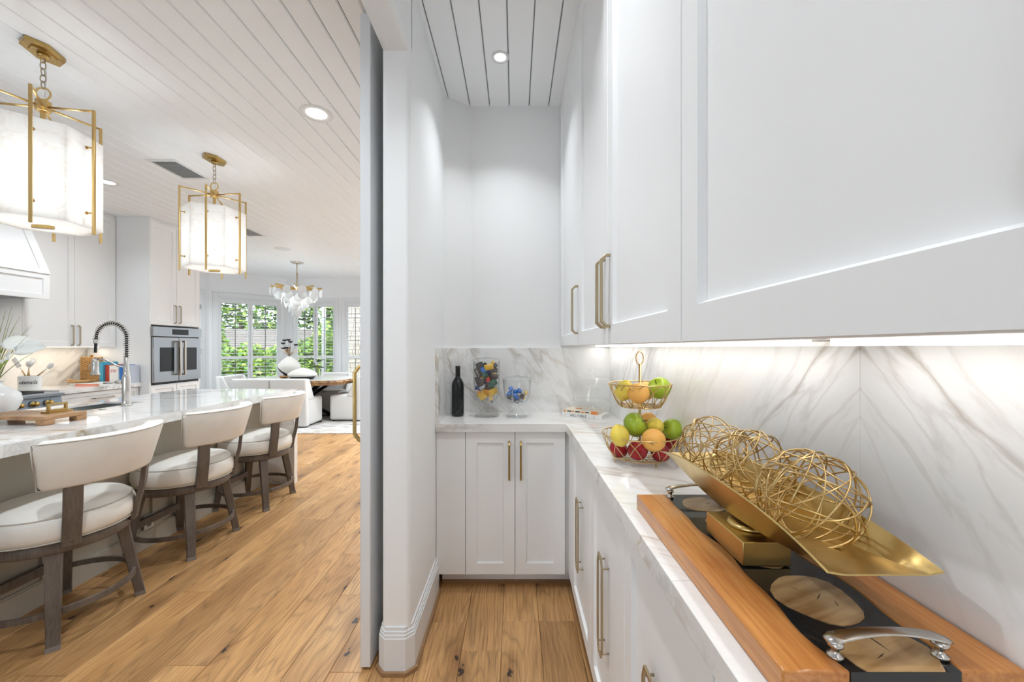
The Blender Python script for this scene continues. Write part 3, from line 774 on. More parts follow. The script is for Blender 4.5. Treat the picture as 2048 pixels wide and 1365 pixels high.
# two tier wire fruit stand
FX, FY = .452, 1.440
t = thing('fruit_stand', 'two tier gold wire fruit stand beside the tray', 'fruit stand', (FX, FY, CT))
zb = CT
part('pole', MB().tube([(FX,FY,.932),(FX,FY,1.262)], .0042, 12), M['brass'], t, world=True)
part('ring_handle', MB().tube([(FX+.0145*math.cos(a), FY+.004*math.cos(a), 1.283+.0235*math.sin(a)) for a in [2*PI*i/28 for i in range(28)]], .0022, 8, closed=True), M['brass'], t, world=True)
def basket(z0, z1, r0, r1, n, feet):
    mb = MB(); c = (FX, FY)
    mb.torus((FX,FY,z1), r1, .0022, seg=56); mb.torus((FX,FY,z0), r0, .0019, seg=48)
    rad = lambda h: r0+(r1-r0)*(h**.75)
    for k in range(n):
        a0 = 2*PI*k/n; d = 2*PI/n*.95; pts = []
        for i in range(15):
            u = -1+2*i/14; h = 1-u*u; a = a0+d*u*(1-.25*(1-abs(u)))
            r = rad(h); pts.append((FX+r*math.cos(a), FY+r*math.sin(a), z0+(z1-z0)*h))
        mb.tube(pts, .0017, 6)
    for i in range(-3, 4):
        q = r0*i/3.6; hw = math.sqrt(r0*r0-q*q)
        mb.tube([(FX+q,FY-hw,z0),(FX+q,FY+hw,z0)], .0012, 6); mb.tube([(FX-hw,FY+q,z0),(FX+hw,FY+q,z0)], .0012, 6)
    if feet:
        for k in range(4):
            a = -PI/2+.25+k*PI/2; pts = []
            for i in range(9):
                u = -1+2*i/8; aa = a+u*.09; pts.append((FX+(r0+.002)*math.cos(aa), FY+(r0+.002)*math.sin(aa), z0-(1-u*u)*(z0-CT-.0014)))
            mb.tube(pts, .0014, 6)
    return part('basket', mb, M['brass'], t, world=True)
basket(.931, 1.0105, .098, .134, 11, True); basket(1.110, 1.191, .072, .110, 11, False)

M['apple_green'] = plain('green_apple', (.33,.46,.03), .32, var=.18, scale=12)
M['apple_red'] = plain('red_apple', (.33,.012,.02), .25, var=.35, scale=14)
M['lemon'] = plain('lemon_skin', (.84,.66,.10), .38, var=.06, scale=10, bmp=.15)
M['orange'] = plain('orange_skin', (.86,.45,.10), .45, var=.06, scale=10, bmp=.12)
M['stem'] = plain('fruit_stem', (.09,.06,.02), .7)
gF = 'fruit in the wire stand'
def fruit(kind, c, r, label, tilt=(0,0,0)):
    def ap(p, t_, a):
        q = p.copy(); s = math.sin(t_); q.x *= 1.0; z = p.z
        top = max(0, math.cos(t_)); bot = max(0, -math.cos(t_))
        q.z = p.z*.93 - .33*r*(top**9) + .16*r*(bot**9); k = 1+.045*math.cos(t_)-.02*(bot**2)*math.cos(5*a)
        q.x *= k; q.y *= k; return q
    def lm(p, t_, a):
        q = p.copy(); k = abs(math.cos(t_)); q.z *= 1.18+.20*(k**10); return q
    def orr(p, t_, a):
        q = p.copy(); q.z *= .96; return q
    rot = (rotm('X', tilt[0]) @ rotm('Y', tilt[1]) @ rotm('Z', tilt[2]))
    mb = MB().ball((0,0,0), r, 26, 18, fn={'apple_green':ap,'apple_red':ap,'lemon':lm,'orange':orr}[kind], rot=rot)
    nm = {'apple_green':'green_apple','apple_red':'red_apple','lemon':'lemon','orange':'orange'}[kind]
    o = part(nm, mb, M[kind], loc=c); tag(o, label, 'fruit', group=gF)
    if kind.startswith('apple'):
        part('stem', MB().tube([rot@Vector((0,0,r*.55)), rot@Vector((.001,0,r*.85)), rot@Vector((.004,0,r*1.02))], .0014, 6), M['stem'], o)
    return o
def fr(kind, x, y, D, r, label, tilt=(0,0,0)): return fruit(kind, px(x, y, D), r, label, tilt)
fr('apple_red', 1275, 901, 1.368, .034, 'red apple at the front of the lower basket', (100,0,20))
fr('apple_red', 1237, 898, 1.432, .033, 'red apple under the lemon in the lower basket', (20,30,0))
fr('apple_red', 1320, 905, 1.380, .034, 'red apple under the orange in the lower basket', (70,40,0))
fr('apple_red', 1336, 882, 1.475, .034, 'red apple under the right green apple', (30,0,0))
fr('lemon', 1239.5, 872, 1.370, .0325, 'lemon at the left of the lower basket', (18,-18,0))
fr('orange', 1307, 881, 1.345, .040, 'orange at the front of the lower basket', (0,0,0))
fr('apple_green', 1270, 850, 1.425, .0445, 'green apple on top of the lower basket pile', (35,55,0))
fr('lemon', 1310, 853, 1.425, .030, 'lemon lying behind the front orange', (80,0,30))
fr('apple_green', 1344, 859, 1.440, .038, 'green apple at the right of the lower basket', (40,-70,0))
fr('orange', 1296, 842, 1.510, .033, 'orange partly hidden behind the pole in the lower basket')
fr('lemon', 1248, 782, 1.405, .0315, 'lemon at the left of the upper basket', (25,10,0))
fr('orange', 1277, 787, 1.372, .037, 'orange at the front of the upper basket')
fr('apple_green', 1318.5, 777, 1.425, .0405, 'green apple in the upper basket', (30,-35,0))
fr('orange', 1291, 782, 1.50, .036, 'orange at the back of the upper basket')

# wine bottle
t = thing('wine_bottle', 'dark wine bottle standing at the left end of the pantry counter', 'bottle', (-.340, 2.365, CT))
part('bottle_glass', MB().lathe([(.0001,.004),(.030,.0),(.036,.004),(.0365,.02),(.0365,.178),(.034,.198),(.025,.216),(.0165,.228),(.0135,.240),(.0130,.290)], seg=36), M['blackgloss'], t)
part('capsule', MB().lathe([(.0142,.226),(.0140,.285),(.0145,.287),(.0145,.297),(.0001,.297)], seg=28), M['matteblack'], t)

# glass jars
def jar(name, label, loc, bowl, lid):
    t = thing(name, label, 'jar', loc)
    part('jar_body', MB().lathe(bowl, seg=48, cap=False), M['glass'], t)
    part('lid', MB().lathe(lid, seg=48, cap=False), M['glass'], t)
    return t
def double(prof, th=.0035):
    inner = [(max(.0001, r-th), z) for r, z in reversed(prof)]
    return prof + inner
J1 = (-.168, 2.345, CT)
jar('apothecary_jar', 'tall footed glass jar filled with wrapped chocolates', J1,
    [(.0001,.004),(.066,.002),(.069,.006),(.060,.014),(.035,.032),(.020,.050),(.017,.062),(.021,.070),(.045,.084),(.062,.108),(.071,.140),(.076,.19),(.0775,.25),(.079,.318),(.081,.325),(.077,.325),(.0745,.25),(.073,.19),(.068,.142),(.059,.112),(.043,.089),(.0001,.078)],
    [(.084,.3275),(.084,.333),(.060,.342),(.020,.348),(.008,.352),(.007,.358),(.013,.364),(.015,.372),(.010,.380),(.0001,.383),])
J2 = (.0115, 2.335, CT)
jar('compote_jar', 'short wide footed glass jar half full of foil sweets', J2,
    [(.0001,.004),(.058,.002),(.061,.005),(.050,.013),(.024,.042),(.014,.056),(.014,.066),(.030,.072),(.056,.088),(.072,.114),(.079,.15),(.082,.19),(.084,.218),(.081,.218),(.079,.19),(.076,.152),(.069,.117),(.053,.092),(.0001,.078)],
    [(.087,.2205),(.087,.225),(.060,.234),(.018,.241),(.007,.246),(.007,.252),(.013,.258),(.014,.267),(.009,.275),(.0001,.278)])
# wrapped chocolates
CANDY = {}
for nm, col, ro, me_ in [('brown',(.055,.03,.022),.3,.1),('charcoal',(.05,.045,.045),.28,.3),('yellow',(.80,.48,.02),.3,0),('blue',(.03,.16,.55),.25,.3),('green',(.02,.10,.06),.3,.2),('red',(.55,.04,.03),.3,0),('silver',(.45,.45,.47),.22,.9),('orange',(.75,.30,.05),.3,0),('navy',(.03,.04,.20),.3,.2),('skyblue',(.12,.30,.75),.2,.5),('goldfoil',(.75,.5,.15),.22,.8)]:
    CANDY[nm] = plain('wrapper_'+nm, col, ro, me_)
def candy_mesh(w, h, d, mat, crimp=True):
    mb = MB(); n = 8; V = []; F = []
    # pillow bag with crimped ends
    for i in range(n+1):
        u = i/n; k = math.sin(PI*u)**.35 if 0 < u < 1 else 0; hh = h/2*(.88+.12*k)
        for j in range(10):
            a = 2*PI*j/10; V.append((w*(u-.5), hh*math.cos(a)*(abs(math.cos(a))**-.3 if abs(math.cos(a))>.05 else 1), d/2*max(.06,k)*math.sin(a)))
    for i in range(n):
        for j in range(10): F.append((i*10+j, (i+1)*10+j, (i+1)*10+(j+1)%10, i*10+(j+1)%10))
    F += [tuple(range(9,-1,-1)), tuple(n*10+j for j in range(10))]
    mb.add(V, F, True); me = mb.mesh('candy'); me.materials.append(mat); return me
cm = {k: candy_mesh(.046, .030, .013, v) for k, v in CANDY.items()}
rc = random.Random(21)
gC = 'wrapped chocolates in the tall jar'
names = {'brown':'brown','charcoal':'dark grey','yellow':'yellow','blue':'blue','green':'green','red':'red','silver':'silver','orange':'orange','navy':'navy','skyblue':'sky blue','goldfoil':'gold'}
def candy(mat, c, rot, label, grp, sc=1.0):
    o = bpy.data.objects.new('wrapped_candy', cm[mat]); COL.objects.link(o)
    o.location = c; o.rotation_euler = [math.radians(q) for q in rot]; o.scale = (sc,)*3
    tag(o, label, 'candy', group=grp); return o
# those seen against the front of the jar: (pixel x, y, colour, roll in picture)
front = [(955,745,'brown',-62,1.25),(979,734,'yellow',12,1.15),(968,741,'blue',-50,.9),(970,748,'green',-50,1.0),(990,742,'charcoal',10,1.0),(989,752,'brown',-12,1.1),(957,762,'charcoal',-70,1.1),(964,766,'brown',80,1.0),(977,760,'red',75,.75),(976,767,'charcoal',85,.8),(986,766,'green',25,1.2),(957,776,'navy',-15,.85),(966,774,'silver',40,.8),(962,787,'yellow',38,1.05),(967,793,'yellow',40,1.0),(975,783,'orange',-20,.8),(988,783,'yellow',18,1.25),(983,793,'goldfoil',65,.95),(976,796,'silver',20,.9),(954,784,'orange',10,.75),(960,730,'charcoal',20,1.0),(997,747,'goldfoil',40,.8),(994,733,'charcoal',45,.95)]
seen = {}
for i, (x, y, mt, roll, s_) in enumerate(front):
    p = px(x, y, 2.345); dx = p.x-J1[0]; z = p.z-CT
    R = .071 if z > .18 else .071*max(.55, (.35+.65*min(1, (z-.075)/.10)))
    dx = max(-R*.66, min(R*.66, dx)); yy = J1[1]-math.sqrt(max(0, R*R-dx*dx))*.72 + .008
    where = 'near the top' if y < 750 else 'in the middle' if y < 775 else 'near the bottom'
    lab = '%s wrapped chocolate %s of the tall jar' % (names[mt], where)
    side = ' on the left side' if dx < -.016 else ' on the right side' if dx > .016 else ' at the centre'
    lab += side
    if lab in seen: lab = lab.replace('wrapped', '%s wrapped' % ('lower' if y > seen[lab] else 'higher'))
    seen[lab] = y
    o = candy(mt, (J1[0]+dx, yy, p.z), (90, -roll, -math.degrees(math.asin(max(-.9,min(.9,-dx/R))))*.55), lab, gC, s_*1.02)
    if i == 0: text('wrapper_lettering', "m&m's", .015, M['white'], o, Matrix.Translation((0,0,.0068)) @ Matrix.Rotation(0, 4, 'Z'), .0002)
for k in range(30):
    a = k*2.4; z = .098+.212*(k+.5)/30; R = .030 if z < .14 else .042
    candy(rc.choice(['brown','charcoal','green','yellow','navy']), (J1[0]+R*math.cos(a), J1[1]+R*math.sin(a)*.8+.006, CT+z), (rc.uniform(60,120),rc.uniform(0,180),math.degrees(a)+90), 'wrapped chocolate buried inside the tall jar', gC+' core', 1.0)
# foil balls in the compote jar
gS = 'foil wrapped sweets in the wide jar'
foil = {k: None for k in ('skyblue','blue','goldfoil','silver','brown')}
def foil_mesh(mat):
    r_ = random.Random(4); 
    def fn(p, t_, a): return p*(1+r_.uniform(-.09,.09))
    me = MB().ball((0,0,0), .0145, 14, 9, fn=fn).mesh('foil_sweet'); me.materials.append(mat); return me
for k in foil: foil[k] = foil_mesh(CANDY[k])
sp = [(1022,777,'skyblue'),(1020,786,'skyblue'),(1030,783,'blue'),(1038,781,'blue'),(1033,793,'blue'),(1030,788,'skyblue'),(1045,784,'silver'),(1052,786,'goldfoil'),(1048,796,'goldfoil'),(1044,792,'brown'),(1019,794,'brown'),(1025,801,'silver'),(1034,802,'silver'),(1013,791,'skyblue'),(1041,799,'silver'),(1026,795,'silver')]
seen2 = {}
for i, (x, y, mt) in enumerate(sp):
    p = px(x, y, 2.335); dx = p.x-J2[0]; z = p.z-CT
    R = (.064 if z > .115 else .05)-.013; dx = max(-R*.98, min(R*.98, dx)); yy = J2[1]-math.sqrt(max(0,R*R-dx*dx))*.75
    o = bpy.data.objects.new('foil_sweet', foil[mt]); COL.objects.link(o); o.location = (J2[0]+dx, yy, max(p.z, CT+.094+.3*max(0,abs(dx)-.02))); o.rotation_euler = (i, i*2, i*3)
    side = 'left' if dx < -.014 else 'right' if dx > .016 else 'middle'
    lab = '%s foil sweet at the %s of the wide jar' % (names[mt], side)
    if lab in seen2: lab = lab.replace(' at the', ' %s at the' % ({0:'lower down',1:'higher up',2:'lowest down'}[0 if i==5 else 2 if i==13 else 0 if y > seen2[lab] else 1]))
    seen2[lab] = y
    tag(o, lab, 'candy', group=gS)
for k in range(9):
    a = k*2*PI/9; o = bpy.data.objects.new('foil_sweet', foil[['skyblue','silver','goldfoil'][k%3]]); COL.objects.link(o)
    o.location = (J2[0]+.026*math.cos(a), J2[1]+.012+.02*math.sin(a), CT+.098+.008*(k%3)); tag(o, 'foil sweet hidden at the back of the wide jar', 'candy', group=gS+' core')

# two stacked cookbooks with a glass cake stand on top
def book(name, label, cat, loc, rz, w, d, h, cover, pages, group=None, standing=False):
    """spine along local x at y=0 (front), depth d, height h"""
    t = thing(name, label, cat, loc, rz, group)
    c = .0022
    part('cover', MB().box(0,w,0,d,0,c).box(0,w,0,d,h-c,h).box(0,w,0,c,c,h-c), cover, t, bevel=.0006)
    part('pages', MB().box(.003,w-.003,c,d-.004,c,h-c), pages, t)
    return t
M['paper'] = plain('page_paper', (.78,.77,.73), .8)
M['bookwhite'] = plain('book_cover_white', (.80,.80,.78), .4)
M['bookorange'] = plain('book_cover_orange', (.72,.25,.06), .4)
M['ink'] = plain('ink_black', (.02,.02,.022), .6)
M['inkorange'] = plain('ink_orange', (.70,.22,.06), .5)
brz = math.radians(-30)
bk = book('cookbook', 'white cookbook with black spine title lying under another book', 'book', (.277, 2.343, CT), brz, .24, .150, .0245, M['bookwhite'], M['paper'])
FRONT = Matrix.Rotation(PI/2, 4, 'X')
text('spine_title', 'VEG-TABLE', .0205, M['ink'], bk, Matrix.Translation((.100,-.0004,.0122)) @ FRONT)
part('spine_band', MB().box(.196,.1975,-.0003,.001,.0,.0245), M['ink'], bk)
part('spine_mark', MB().box(.012,.028,-.0003,.001,.014,.0148), M['ink'], bk)
M['bookred'] = plain('book_cover_cream', (.76,.68,.55), .4)
bk2 = book('cookbook', 'cream and orange cookbook on top of the white cookbook', 'book', (.290, 2.347, CT+.0248), brz, .205, .14, .019, M['bookred'], M['paper'])
part('spine_band', MB().box(.165,.205,-.0004,.001,.0,.019), M['bookorange'], bk2)
part('spine_band', MB().box(.0,.010,-.0004,.001,.004,.015), M['bookorange'], bk2)
for k, (a, b) in enumerate([(.02,.045),(.05,.062),(.07,.098),(.105,.125),(.13,.152)]): part('spine_print', MB().box(a,b,-.0004,.001,.006,.012), M['inkorange'] if k % 2 else M['ink'], bk2)
part('cover_flower', MB().lathe([(.0001,.0003),(.022,.0003)], (.07,.06,.0191), 12, cap=False), M['inkorange'], bk2)
t = thing('cake_stand', 'clear glass cake stand with dome standing on the cookbooks', 'cake stand', (.452, 2.325, CT+.0442))
part('stand', MB().lathe([(.0001,.001),(.055,.001),(.056,.004),(.02,.016),(.012,.030),(.014,.044),(.05,.050),(.118,.053),(.121,.057),(.118,.058),(.05,.055),(.0001,.055)], seg=48, cap=False), M['dome'], t)
part('dome', MB().lathe([(.1105,.0590),(.1135,.0592),(.1125,.15),(.105,.180),(.085,.189),(.03,.194),(.009,.197),(.008,.203),(.015,.210),(.0165,.220),(.011,.230),(.0001,.233)], seg=48, cap=False), M['dome'], t)
# ------------------------------------------------------------------ kitchen island
IX0, IX1, IY0, IY1 = -3.20, -2.135, -.9, 3.90
isl = thing('kitchen_island', 'long taupe kitchen island with thick veined marble top', 'island', (-2.67, 1.5, 0))
SX0, SX1, SY0, SY1 = -3.08, -2.775, 2.36, 2.98
tp = MB()
tp.box(IX0, IX1, IY0, SY0, .860, .914).box(IX0, IX1, SY1, IY1, .860, .914).box(IX0, SX0, SY0, SY1, .860, .914).box(SX1, IX1, SY0, SY1, .860, .914)
def merge(o):
    bm = bmesh.new(); bm.from_mesh(o.data); bmesh.ops.remove_doubles(bm, verts=bm.verts, dist=1e-5)
    seen_ = {}
    for f_ in list(bm.faces):
        k = tuple(sorted(v.index for v in f_.verts))
        if k in seen_:
            bm.faces.remove(seen_[k]); bm.faces.remove(f_)
        else: seen_[k] = f_
    bm.to_mesh(o.data); bm.free()
o = part('countertop', tp, M['marble_island'], isl, world=True)
part('waterfall_end', MB().box(IX0, IX1, IY1-.055, IY1, .0, .8595), M['marble_island'], isl, world=True)
XI = -2.44
part('body', MB().box(-3.15, XI, IY0, IY1-.057, .0, .8595), M['islandbody'], isl, world=True)
pn = MB()
for y in [-.4+.62*k for k in range(7)]: pn.box(XI, XI+.014, y-.04, y+.04, .125, .85)
pn.box(XI, XI+.014, IY0, IY1-.06, .80, .855)
part('panel_stile', pn, M['islandbody'], isl, world=True, bevel=.002)
part('baseboard', MB().box(XI, XI+.018, IY0, IY1-.058, 0, .115).box(XI, XI+.012, IY0, IY1-.058, .115, .125), M['islandbody'], isl, world=True)
M['outlet'] = plain('outlet_plate', (.70,.68,.64), .4)
ol = part('outlet_plate', MB().box(XI+.014, XI+.020, 2.595, 2.665, .125, .215), M['outlet'], isl, world=True, bevel=.002)
part('socket_slot', MB().box(XI+.020, XI+.0206, 2.615, 2.645, .175, .20).box(XI+.020, XI+.0206, 2.615, 2.645, .138, .163), M['tiltrod'], ol, world=True)
sk = MB()
sk.box(SX0-.004, SX1+.004, SY0-.004, SY1+.004, .66, .672).box(SX0-.004, SX0+.002, SY0, SY1, .67, .90).box(SX1-.002, SX1+.004, SY0, SY1, .67, .90).box(SX0, SX1, SY0-.004, SY0+.002, .67, .90).box(SX0, SX1, SY1-.002, SY1+.004, .67, .90)
part('sink_basin', sk, M['steel'], isl, world=True)

# faucet
FXk, FYk = -2.713, 2.776
t = thing('kitchen_faucet', 'brushed nickel spring neck faucet on the island', 'faucet', (FXk, FYk, .914))
part('faucet_body', MB().lathe([(.032,0),(.032,.006),(.024,.012),(.026,.022),(.022,.030),(.024,.040),(.024,.20),(.021,.212),(.017,.222),(.019,.232),(.016,.242),(.0145,.25),(.0145,.335),(.012,.338)], seg=28), M['nickel'], t)
arcp = [(0,0,.33+.003*i) for i in range(0, 33, 2)]
ra = .106; zc = .47
arcp = [(0,0,.33),(0,0,.38),(0,0,.43)] + [(-ra+ra*math.cos(a), 0, zc+ra*math.sin(a)) for a in [PI*i/24 for i in range(25)]] + [(-2*ra,0,.455)]
part('hose', MB().tube(arcp + [(-2*ra-.003,0,.42),(-2*ra-.006,0,.37)], .0085, 10), M['matteblack'], t)
def resample(pts, n):
    P = [Vector(p) for p in pts]; L = [0]
    for a, b in zip(P, P[1:]): L.append(L[-1]+(b-a).length)
    out = []
    for i in range(n):
        s = L[-1]*i/(n-1); k = 0
        while k < len(L)-2 and L[k+1] < s: k += 1
        u = (s-L[k])/max(1e-9, L[k+1]-L[k]); out.append(P[k].lerp(P[k+1], u))
    return out
rsP = resample(arcp, 521); hel = []
for i, p in enumerate(rsP):
    tg = (rsP[min(i+1,520)]-rsP[max(i-1,0)]).normalized(); nb = Vector((0,1,0)); na = tg.cross(nb)
    a = 2*PI*i/16; hel.append(p + (na*math.cos(a)+nb*math.sin(a))*.0165)
part('spring_coil', MB().tube(hel, .0026, 5), M['nickel'], t)
part('collar', MB().lathe([(.013,0),(.016,.006),(.013,.03),(.012,.032)], (-2*ra,0,.435), 20), M['nickel'], t)
part('spray_head', MB().lathe([(.026,.215),(.026,.222),(.021,.235),(.018,.29),(.020,.30),(.017,.315),(.010,.335)], (-2*ra-.006,0,0), 24), M['nickel'], t)
part('holder_arm', MB().tube([(-.012,0,.272),(-.06,0,.276),(-.12,0,.310),(-.17,0,.325),(-2*ra-.006,0,.322)], .006, 10), M['nickel'], t)
part('lever', MB().tube([(-.02,-.005,.165),(-.05,-.008,.168),(-.065,-.01,.165)], .014, 12, radii=[.016,.013,.010]).tube([(-.06,-.01,.166),(-.10,-.012,.160),(-.145,-.014,.158)], .006, 8), M['nickel'], t)
part('sprayer_lever', MB().tube([(-2*ra-.020,-.006,.305),(-2*ra-.042,-.008,.28),(-2*ra-.040,-.008,.245)], .003, 6), M['nickel'], t)
tag(part('counter_button', MB().lathe([(.018,0),(.018,.004),(.014,.006),(.0001,.006)], seg=24), M['nickel'], loc=(-2.70, 2.60, .9142)), 'flat round metal air switch button beside the faucet', 'button')

# footed cutting board on the island
M['acacia'] = wood('acacia_wood', (.26,.13,.055), (.47,.27,.13), (0,1,.0), fine=110, slow=9, rough=.4)
t = thing('footed_board', 'footed wooden serving board with brass handle on the island', 'serving board', (-2.62, 2.12, .9142), math.radians(-3))
bx = MB().box(-.24, .18, -.05, .15, .026, .048)
part('board', bx, M['acacia'], t, bevel=.004)
for i in range(7): part('groove', MB().box(-.20+.035*i, -.195+.035*i, -.03, .13, .0478, .0484), M['stem'], t)
for (a, b) in ((.13,-.05),(.13,.10),(-.24,-.05),(-.24,.10)): part('foot', MB().box(a, a+.05, b, b+.05, .0, .026), M['acacia'], t, bevel=.004)
part('brass_handle', MB().strap([(.075,.05,.062),(.075,.13,.062),(.075,.13,.095),(.075,.05,.095)], (1,0,0), .014, .009, closed=True).box(.05,.10,.035,.145,.0485,.058), M['brass_dark'], t)

# white vase with white blossoms and grass at the frame edge
t = thing('flower_vase', 'rounded white vase with white blossoms and grass on the island', 'vase', (-2.985, 2.27, .9142))
part('vase_body', MB().lathe([(.0001,.002),(.05,.0),(.06,.006),(.095,.05),(.112,.10),(.105,.14),(.07,.175),(.04,.19),(.036,.20),(.042,.21)], seg=40, cap=False), M['white'], t)
M['grassblade'] = plain('grass_blade', (.20,.25,.05), .6, var=.35, scale=6)
M['petal'] = plain('white_petal', (.80,.82,.78), .5, var=.06, scale=8)
M['petalgreen'] = plain('green_stem', (.25,.35,.06), .5)
rg = random.Random(9)
def blade_to(p1, base=(.0,0,.20), wd=.0016):
    b = Vector(base); p1 = Vector(p1); m = b.lerp(p1, .5)+Vector((0,0,.06))
    pts = [((1-u)**2)*b+2*u*(1-u)*m+u*u*p1 for u in [i/8 for i in range(9)]]
    return MB().tube(pts, wd, 5, radii=[wd*(1.1-.9*i/8) for i in range(9)])
tips = [(65,650,2.30),(24,613,2.26),(41,632,2.3),(57,671,2.22),(26,628,2.35),(12,622,2.2),(48,690,2.2),(8,632,2.34),(30,655,2.24),(58,652,2.36)]
for (x, y, D) in tips:
    p = px(x, y, D)-Vector(t.location); part('grass_blade', blade_to(p, (rg.uniform(-.02,.02), rg.uniform(-.02,.02), .19), .0022), M['grassblade'], t)
for k in range(12):
    p = Vector((rg.uniform(-.35,.15), rg.uniform(-.25,.25), rg.uniform(.4,.62))); part('grass_blade', blade_to(p, (0,0,.19), .0022), M['grassblade'], t)
def petal(c, L, wd, az, el, roll=0):
    V = []; F = []; n = 8; R = Matrix.Rotation(az, 3, 'Z') @ Matrix.Rotation(-el, 3, 'Y') @ Matrix.Rotation(roll, 3, 'X')
    for i in range(n+1):
        u = i/n; w_ = wd*(math.sin(PI*min(1,u*.92+.06))**.7); dz = -.35*L*u*u
        for q in (-1,-.5,0,.5,1): V.append(Vector(c)+R@Vector((L*u, w_*q*.5, dz*.5+.12*wd*q*q)))
    for i in range(n):
        for j in range(4): a = i*5+j; F.append((a,a+1,a+6,a+5))
    return MB().add(V, F, True)
for (x, y, D, L, wd, az, el) in [(30,703,2.2,.135,.10,10,.25),(5,695,2.2,.13,.10,60,.35),(12,718,2.15,.12,.09,-40,.1),(-12,705,2.22,.12,.1,150,.2)]:
    c_ = px(x, y, D)-Vector(t.location)
    o = part('petal', petal(c_, L, wd, math.radians(az), el, 1.0), M['petal'], t); m_ = o.modifiers.new('solid','SOLIDIFY'); m_.thickness = .0015
part('blossom_stem', MB().tube([(0,0,.19),(.05,-.04,.26),Vector(px(14,722,2.2))-Vector(t.location)], .005, 8), M['petalgreen'], t)

# ------------------------------------------------------------------ counter stools
def stool_parts(t):
    # cushion, local +x is the back side
    part('seat_cushion', MB().lathe([(.0001,.452),(.235,.452),(.258,.458),(.270,.480),(.272,.515),(.266,.545),(.258,.560),(.250,.566),(.236,.582),(.19,.596),(.10,.602),(.0001,.603)], seg=48), M['leather'], t)
    part('seat_piping', MB().torus((0,0,.563), .2555, .0035, seg=48, rs=6).torus((0,0,.458), .262, .0035, seg=48, rs=6), M['piping'], t)
    part('apron', MB().lathe([(.19,.402),(.248,.402),(.252,.408),(.252,.446),(.246,.452),(.19,.452)], seg=48, cap=False), M['stoolwood'], t)
    part('swivel_plate', MB().lathe([(.0001,.38),(.17,.38),(.19,.395),(.19,.452),(.0001,.452)], seg=32), M['matteblack'], t)
    # backrest
    n = 26; half = math.radians(53); V = []; F = []
    sec = []
    cr = .016
    for (cx_, cz_, a0) in ((.030-cr, .11-cr, 0), (-.052+cr, .11-cr, 90), (-.052+cr, -.11+cr, 180), (.030-cr, -.11+cr, 270)):
        for k in range(4): a = math.radians(a0+30*k); sec.append((cx_+cr*math.cos(a), cz_+cr*math.sin(a)))
    ns = len(sec)
    for i in range(n+1):
        u = -1+2*i/n; a = half*u; e_ = max(0, (abs(u)-.93)/.07); sh = math.sqrt(max(0,1-e_*e_))*.25+.75 if e_ else 1
        for (q, z) in sec:
            lean = .325 + .028*(z/.11); r = lean + q*sh
            V.append((r*math.cos(a), r*math.sin(a), .812 + z*(sh if e_ else 1)))
    for i in range(n):
        for k in range(ns): F.append((i*ns+k, (i+1)*ns+k, (i+1)*ns+(k+1)%ns, i*ns+(k+1)%ns))
    F += [tuple(range(ns)), tuple(n*ns+k for k in range(ns-1,-1,-1))]
    mb = MB().add(V, F, True); o = part('backrest', mb, M['leather'], t); o.data.set_sharp_from_angle(angle=math.radians(60))
    pip = []
    for i in range(n+1):
        a = half*(-1+2*i/n)*.985; r = .325+.028+.026; pip.append((r*math.cos(a), r*math.sin(a), .915))
    dn = []
    for i in range(n+1):
        a = half*(1-2*i/n)*.985; r = .325-.028+.026; dn.append((r*math.cos(a), r*math.sin(a), .709))
    part('backrest_piping', MB().tube(pip+dn, .0028, 6, closed=True), M['piping'], o)
    for sg in (-1, 1):
        a = math.radians(33)*sg; ca, sa = math.cos(a), math.sin(a)
        R = Matrix.Rotation(a, 3, 'Z'); mb = MB(); hw = .031; q = []
        for (r, z, th) in ((.250,.43,.016),(.262,.50,.016),(.285,.60,.016),(.300,.73,.014),(.312,.80,.010)): q.append((r, z, th))
        V = []; F = []
        for r, z, th in q:
            for (d, s_) in ((0,-1),(0,1),(th*1.4,1),(th*1.4,-1)): V.append(R@Vector((r+d+.004, s_*hw, z)))
        for i in range(len(q)-1):
            for k in range(4): F.append((i*4+k, i*4+(k+1)%4, i*4+4+(k+1)%4, i*4+4+k))
        F += [(3,2,1,0), tuple((len(q)-1)*4+k for k in range(4))]
        u_ = part('back_upright', mb.add(V, F), M['stoolwood'], t, bevel=.003)
        part('bolt', MB().lathe([(.007,0),(.007,.003),(.0001,.004)], R@Vector((.278,0,.455)), 12, axis=R@rotm('Y',90)), M['stoolwood'], u_)
    L4 = []
    for sx, sy in ((1,-1),(1,1),(-1,-1),(-1,1)):
        top = Vector((.150*sx, .150*sy, .415)); bot = Vector((.205*sx, .200*sy, 0)); R = Matrix.Rotation(math.atan2(sy, sx), 3, 'Z')
        V = []
        for p, h in ((bot,.019),(top,.026)):
            for (a, b) in ((-1,-1),(1,-1),(1,1),(-1,1)): V.append(p+R@Vector((a*h, b*h*1.1, 0)))
        lg = part('leg', MB().hexa(V), M['stoolwood'], t, bevel=.004)
        V2 = []
        for p, h in ((bot,.0205),(bot.lerp(top,.05),.0205)):
            for (a, b) in ((-1,-1),(1,-1),(1,1),(-1,1)): V2.append(p+R@Vector((a*h, b*h*1.1, .0005 if p is bot else 0)))
        part('foot_cap', MB().hexa(V2), M['stoolcap'], lg)
    def at(sx, sy, z): return Vector((.205*sx, .2*sy, 0)).lerp(Vector((.15*sx,.15*sy,.415)), z/.415)
    zz = .150
    P = [at(-1,-1,zz), at(1,-1,zz), at(1,1,zz), at(-1,1,zz)]
    for a, b in ((0,1),(1,2),(2,3)):
        A, B = P[a], P[b]; mid = (A+B)/2; out = Vector((mid.x, mid.y, 0)).normalized()*.085
        pts = [A*(1-u)+B*u + out*(4*u*(1-u))**.8 for u in [i/12 for i in range(13)]]
        part('curved_stretcher', MB().strap(pts, (0,0,1), .026, .013), M['stoolwood'], t)
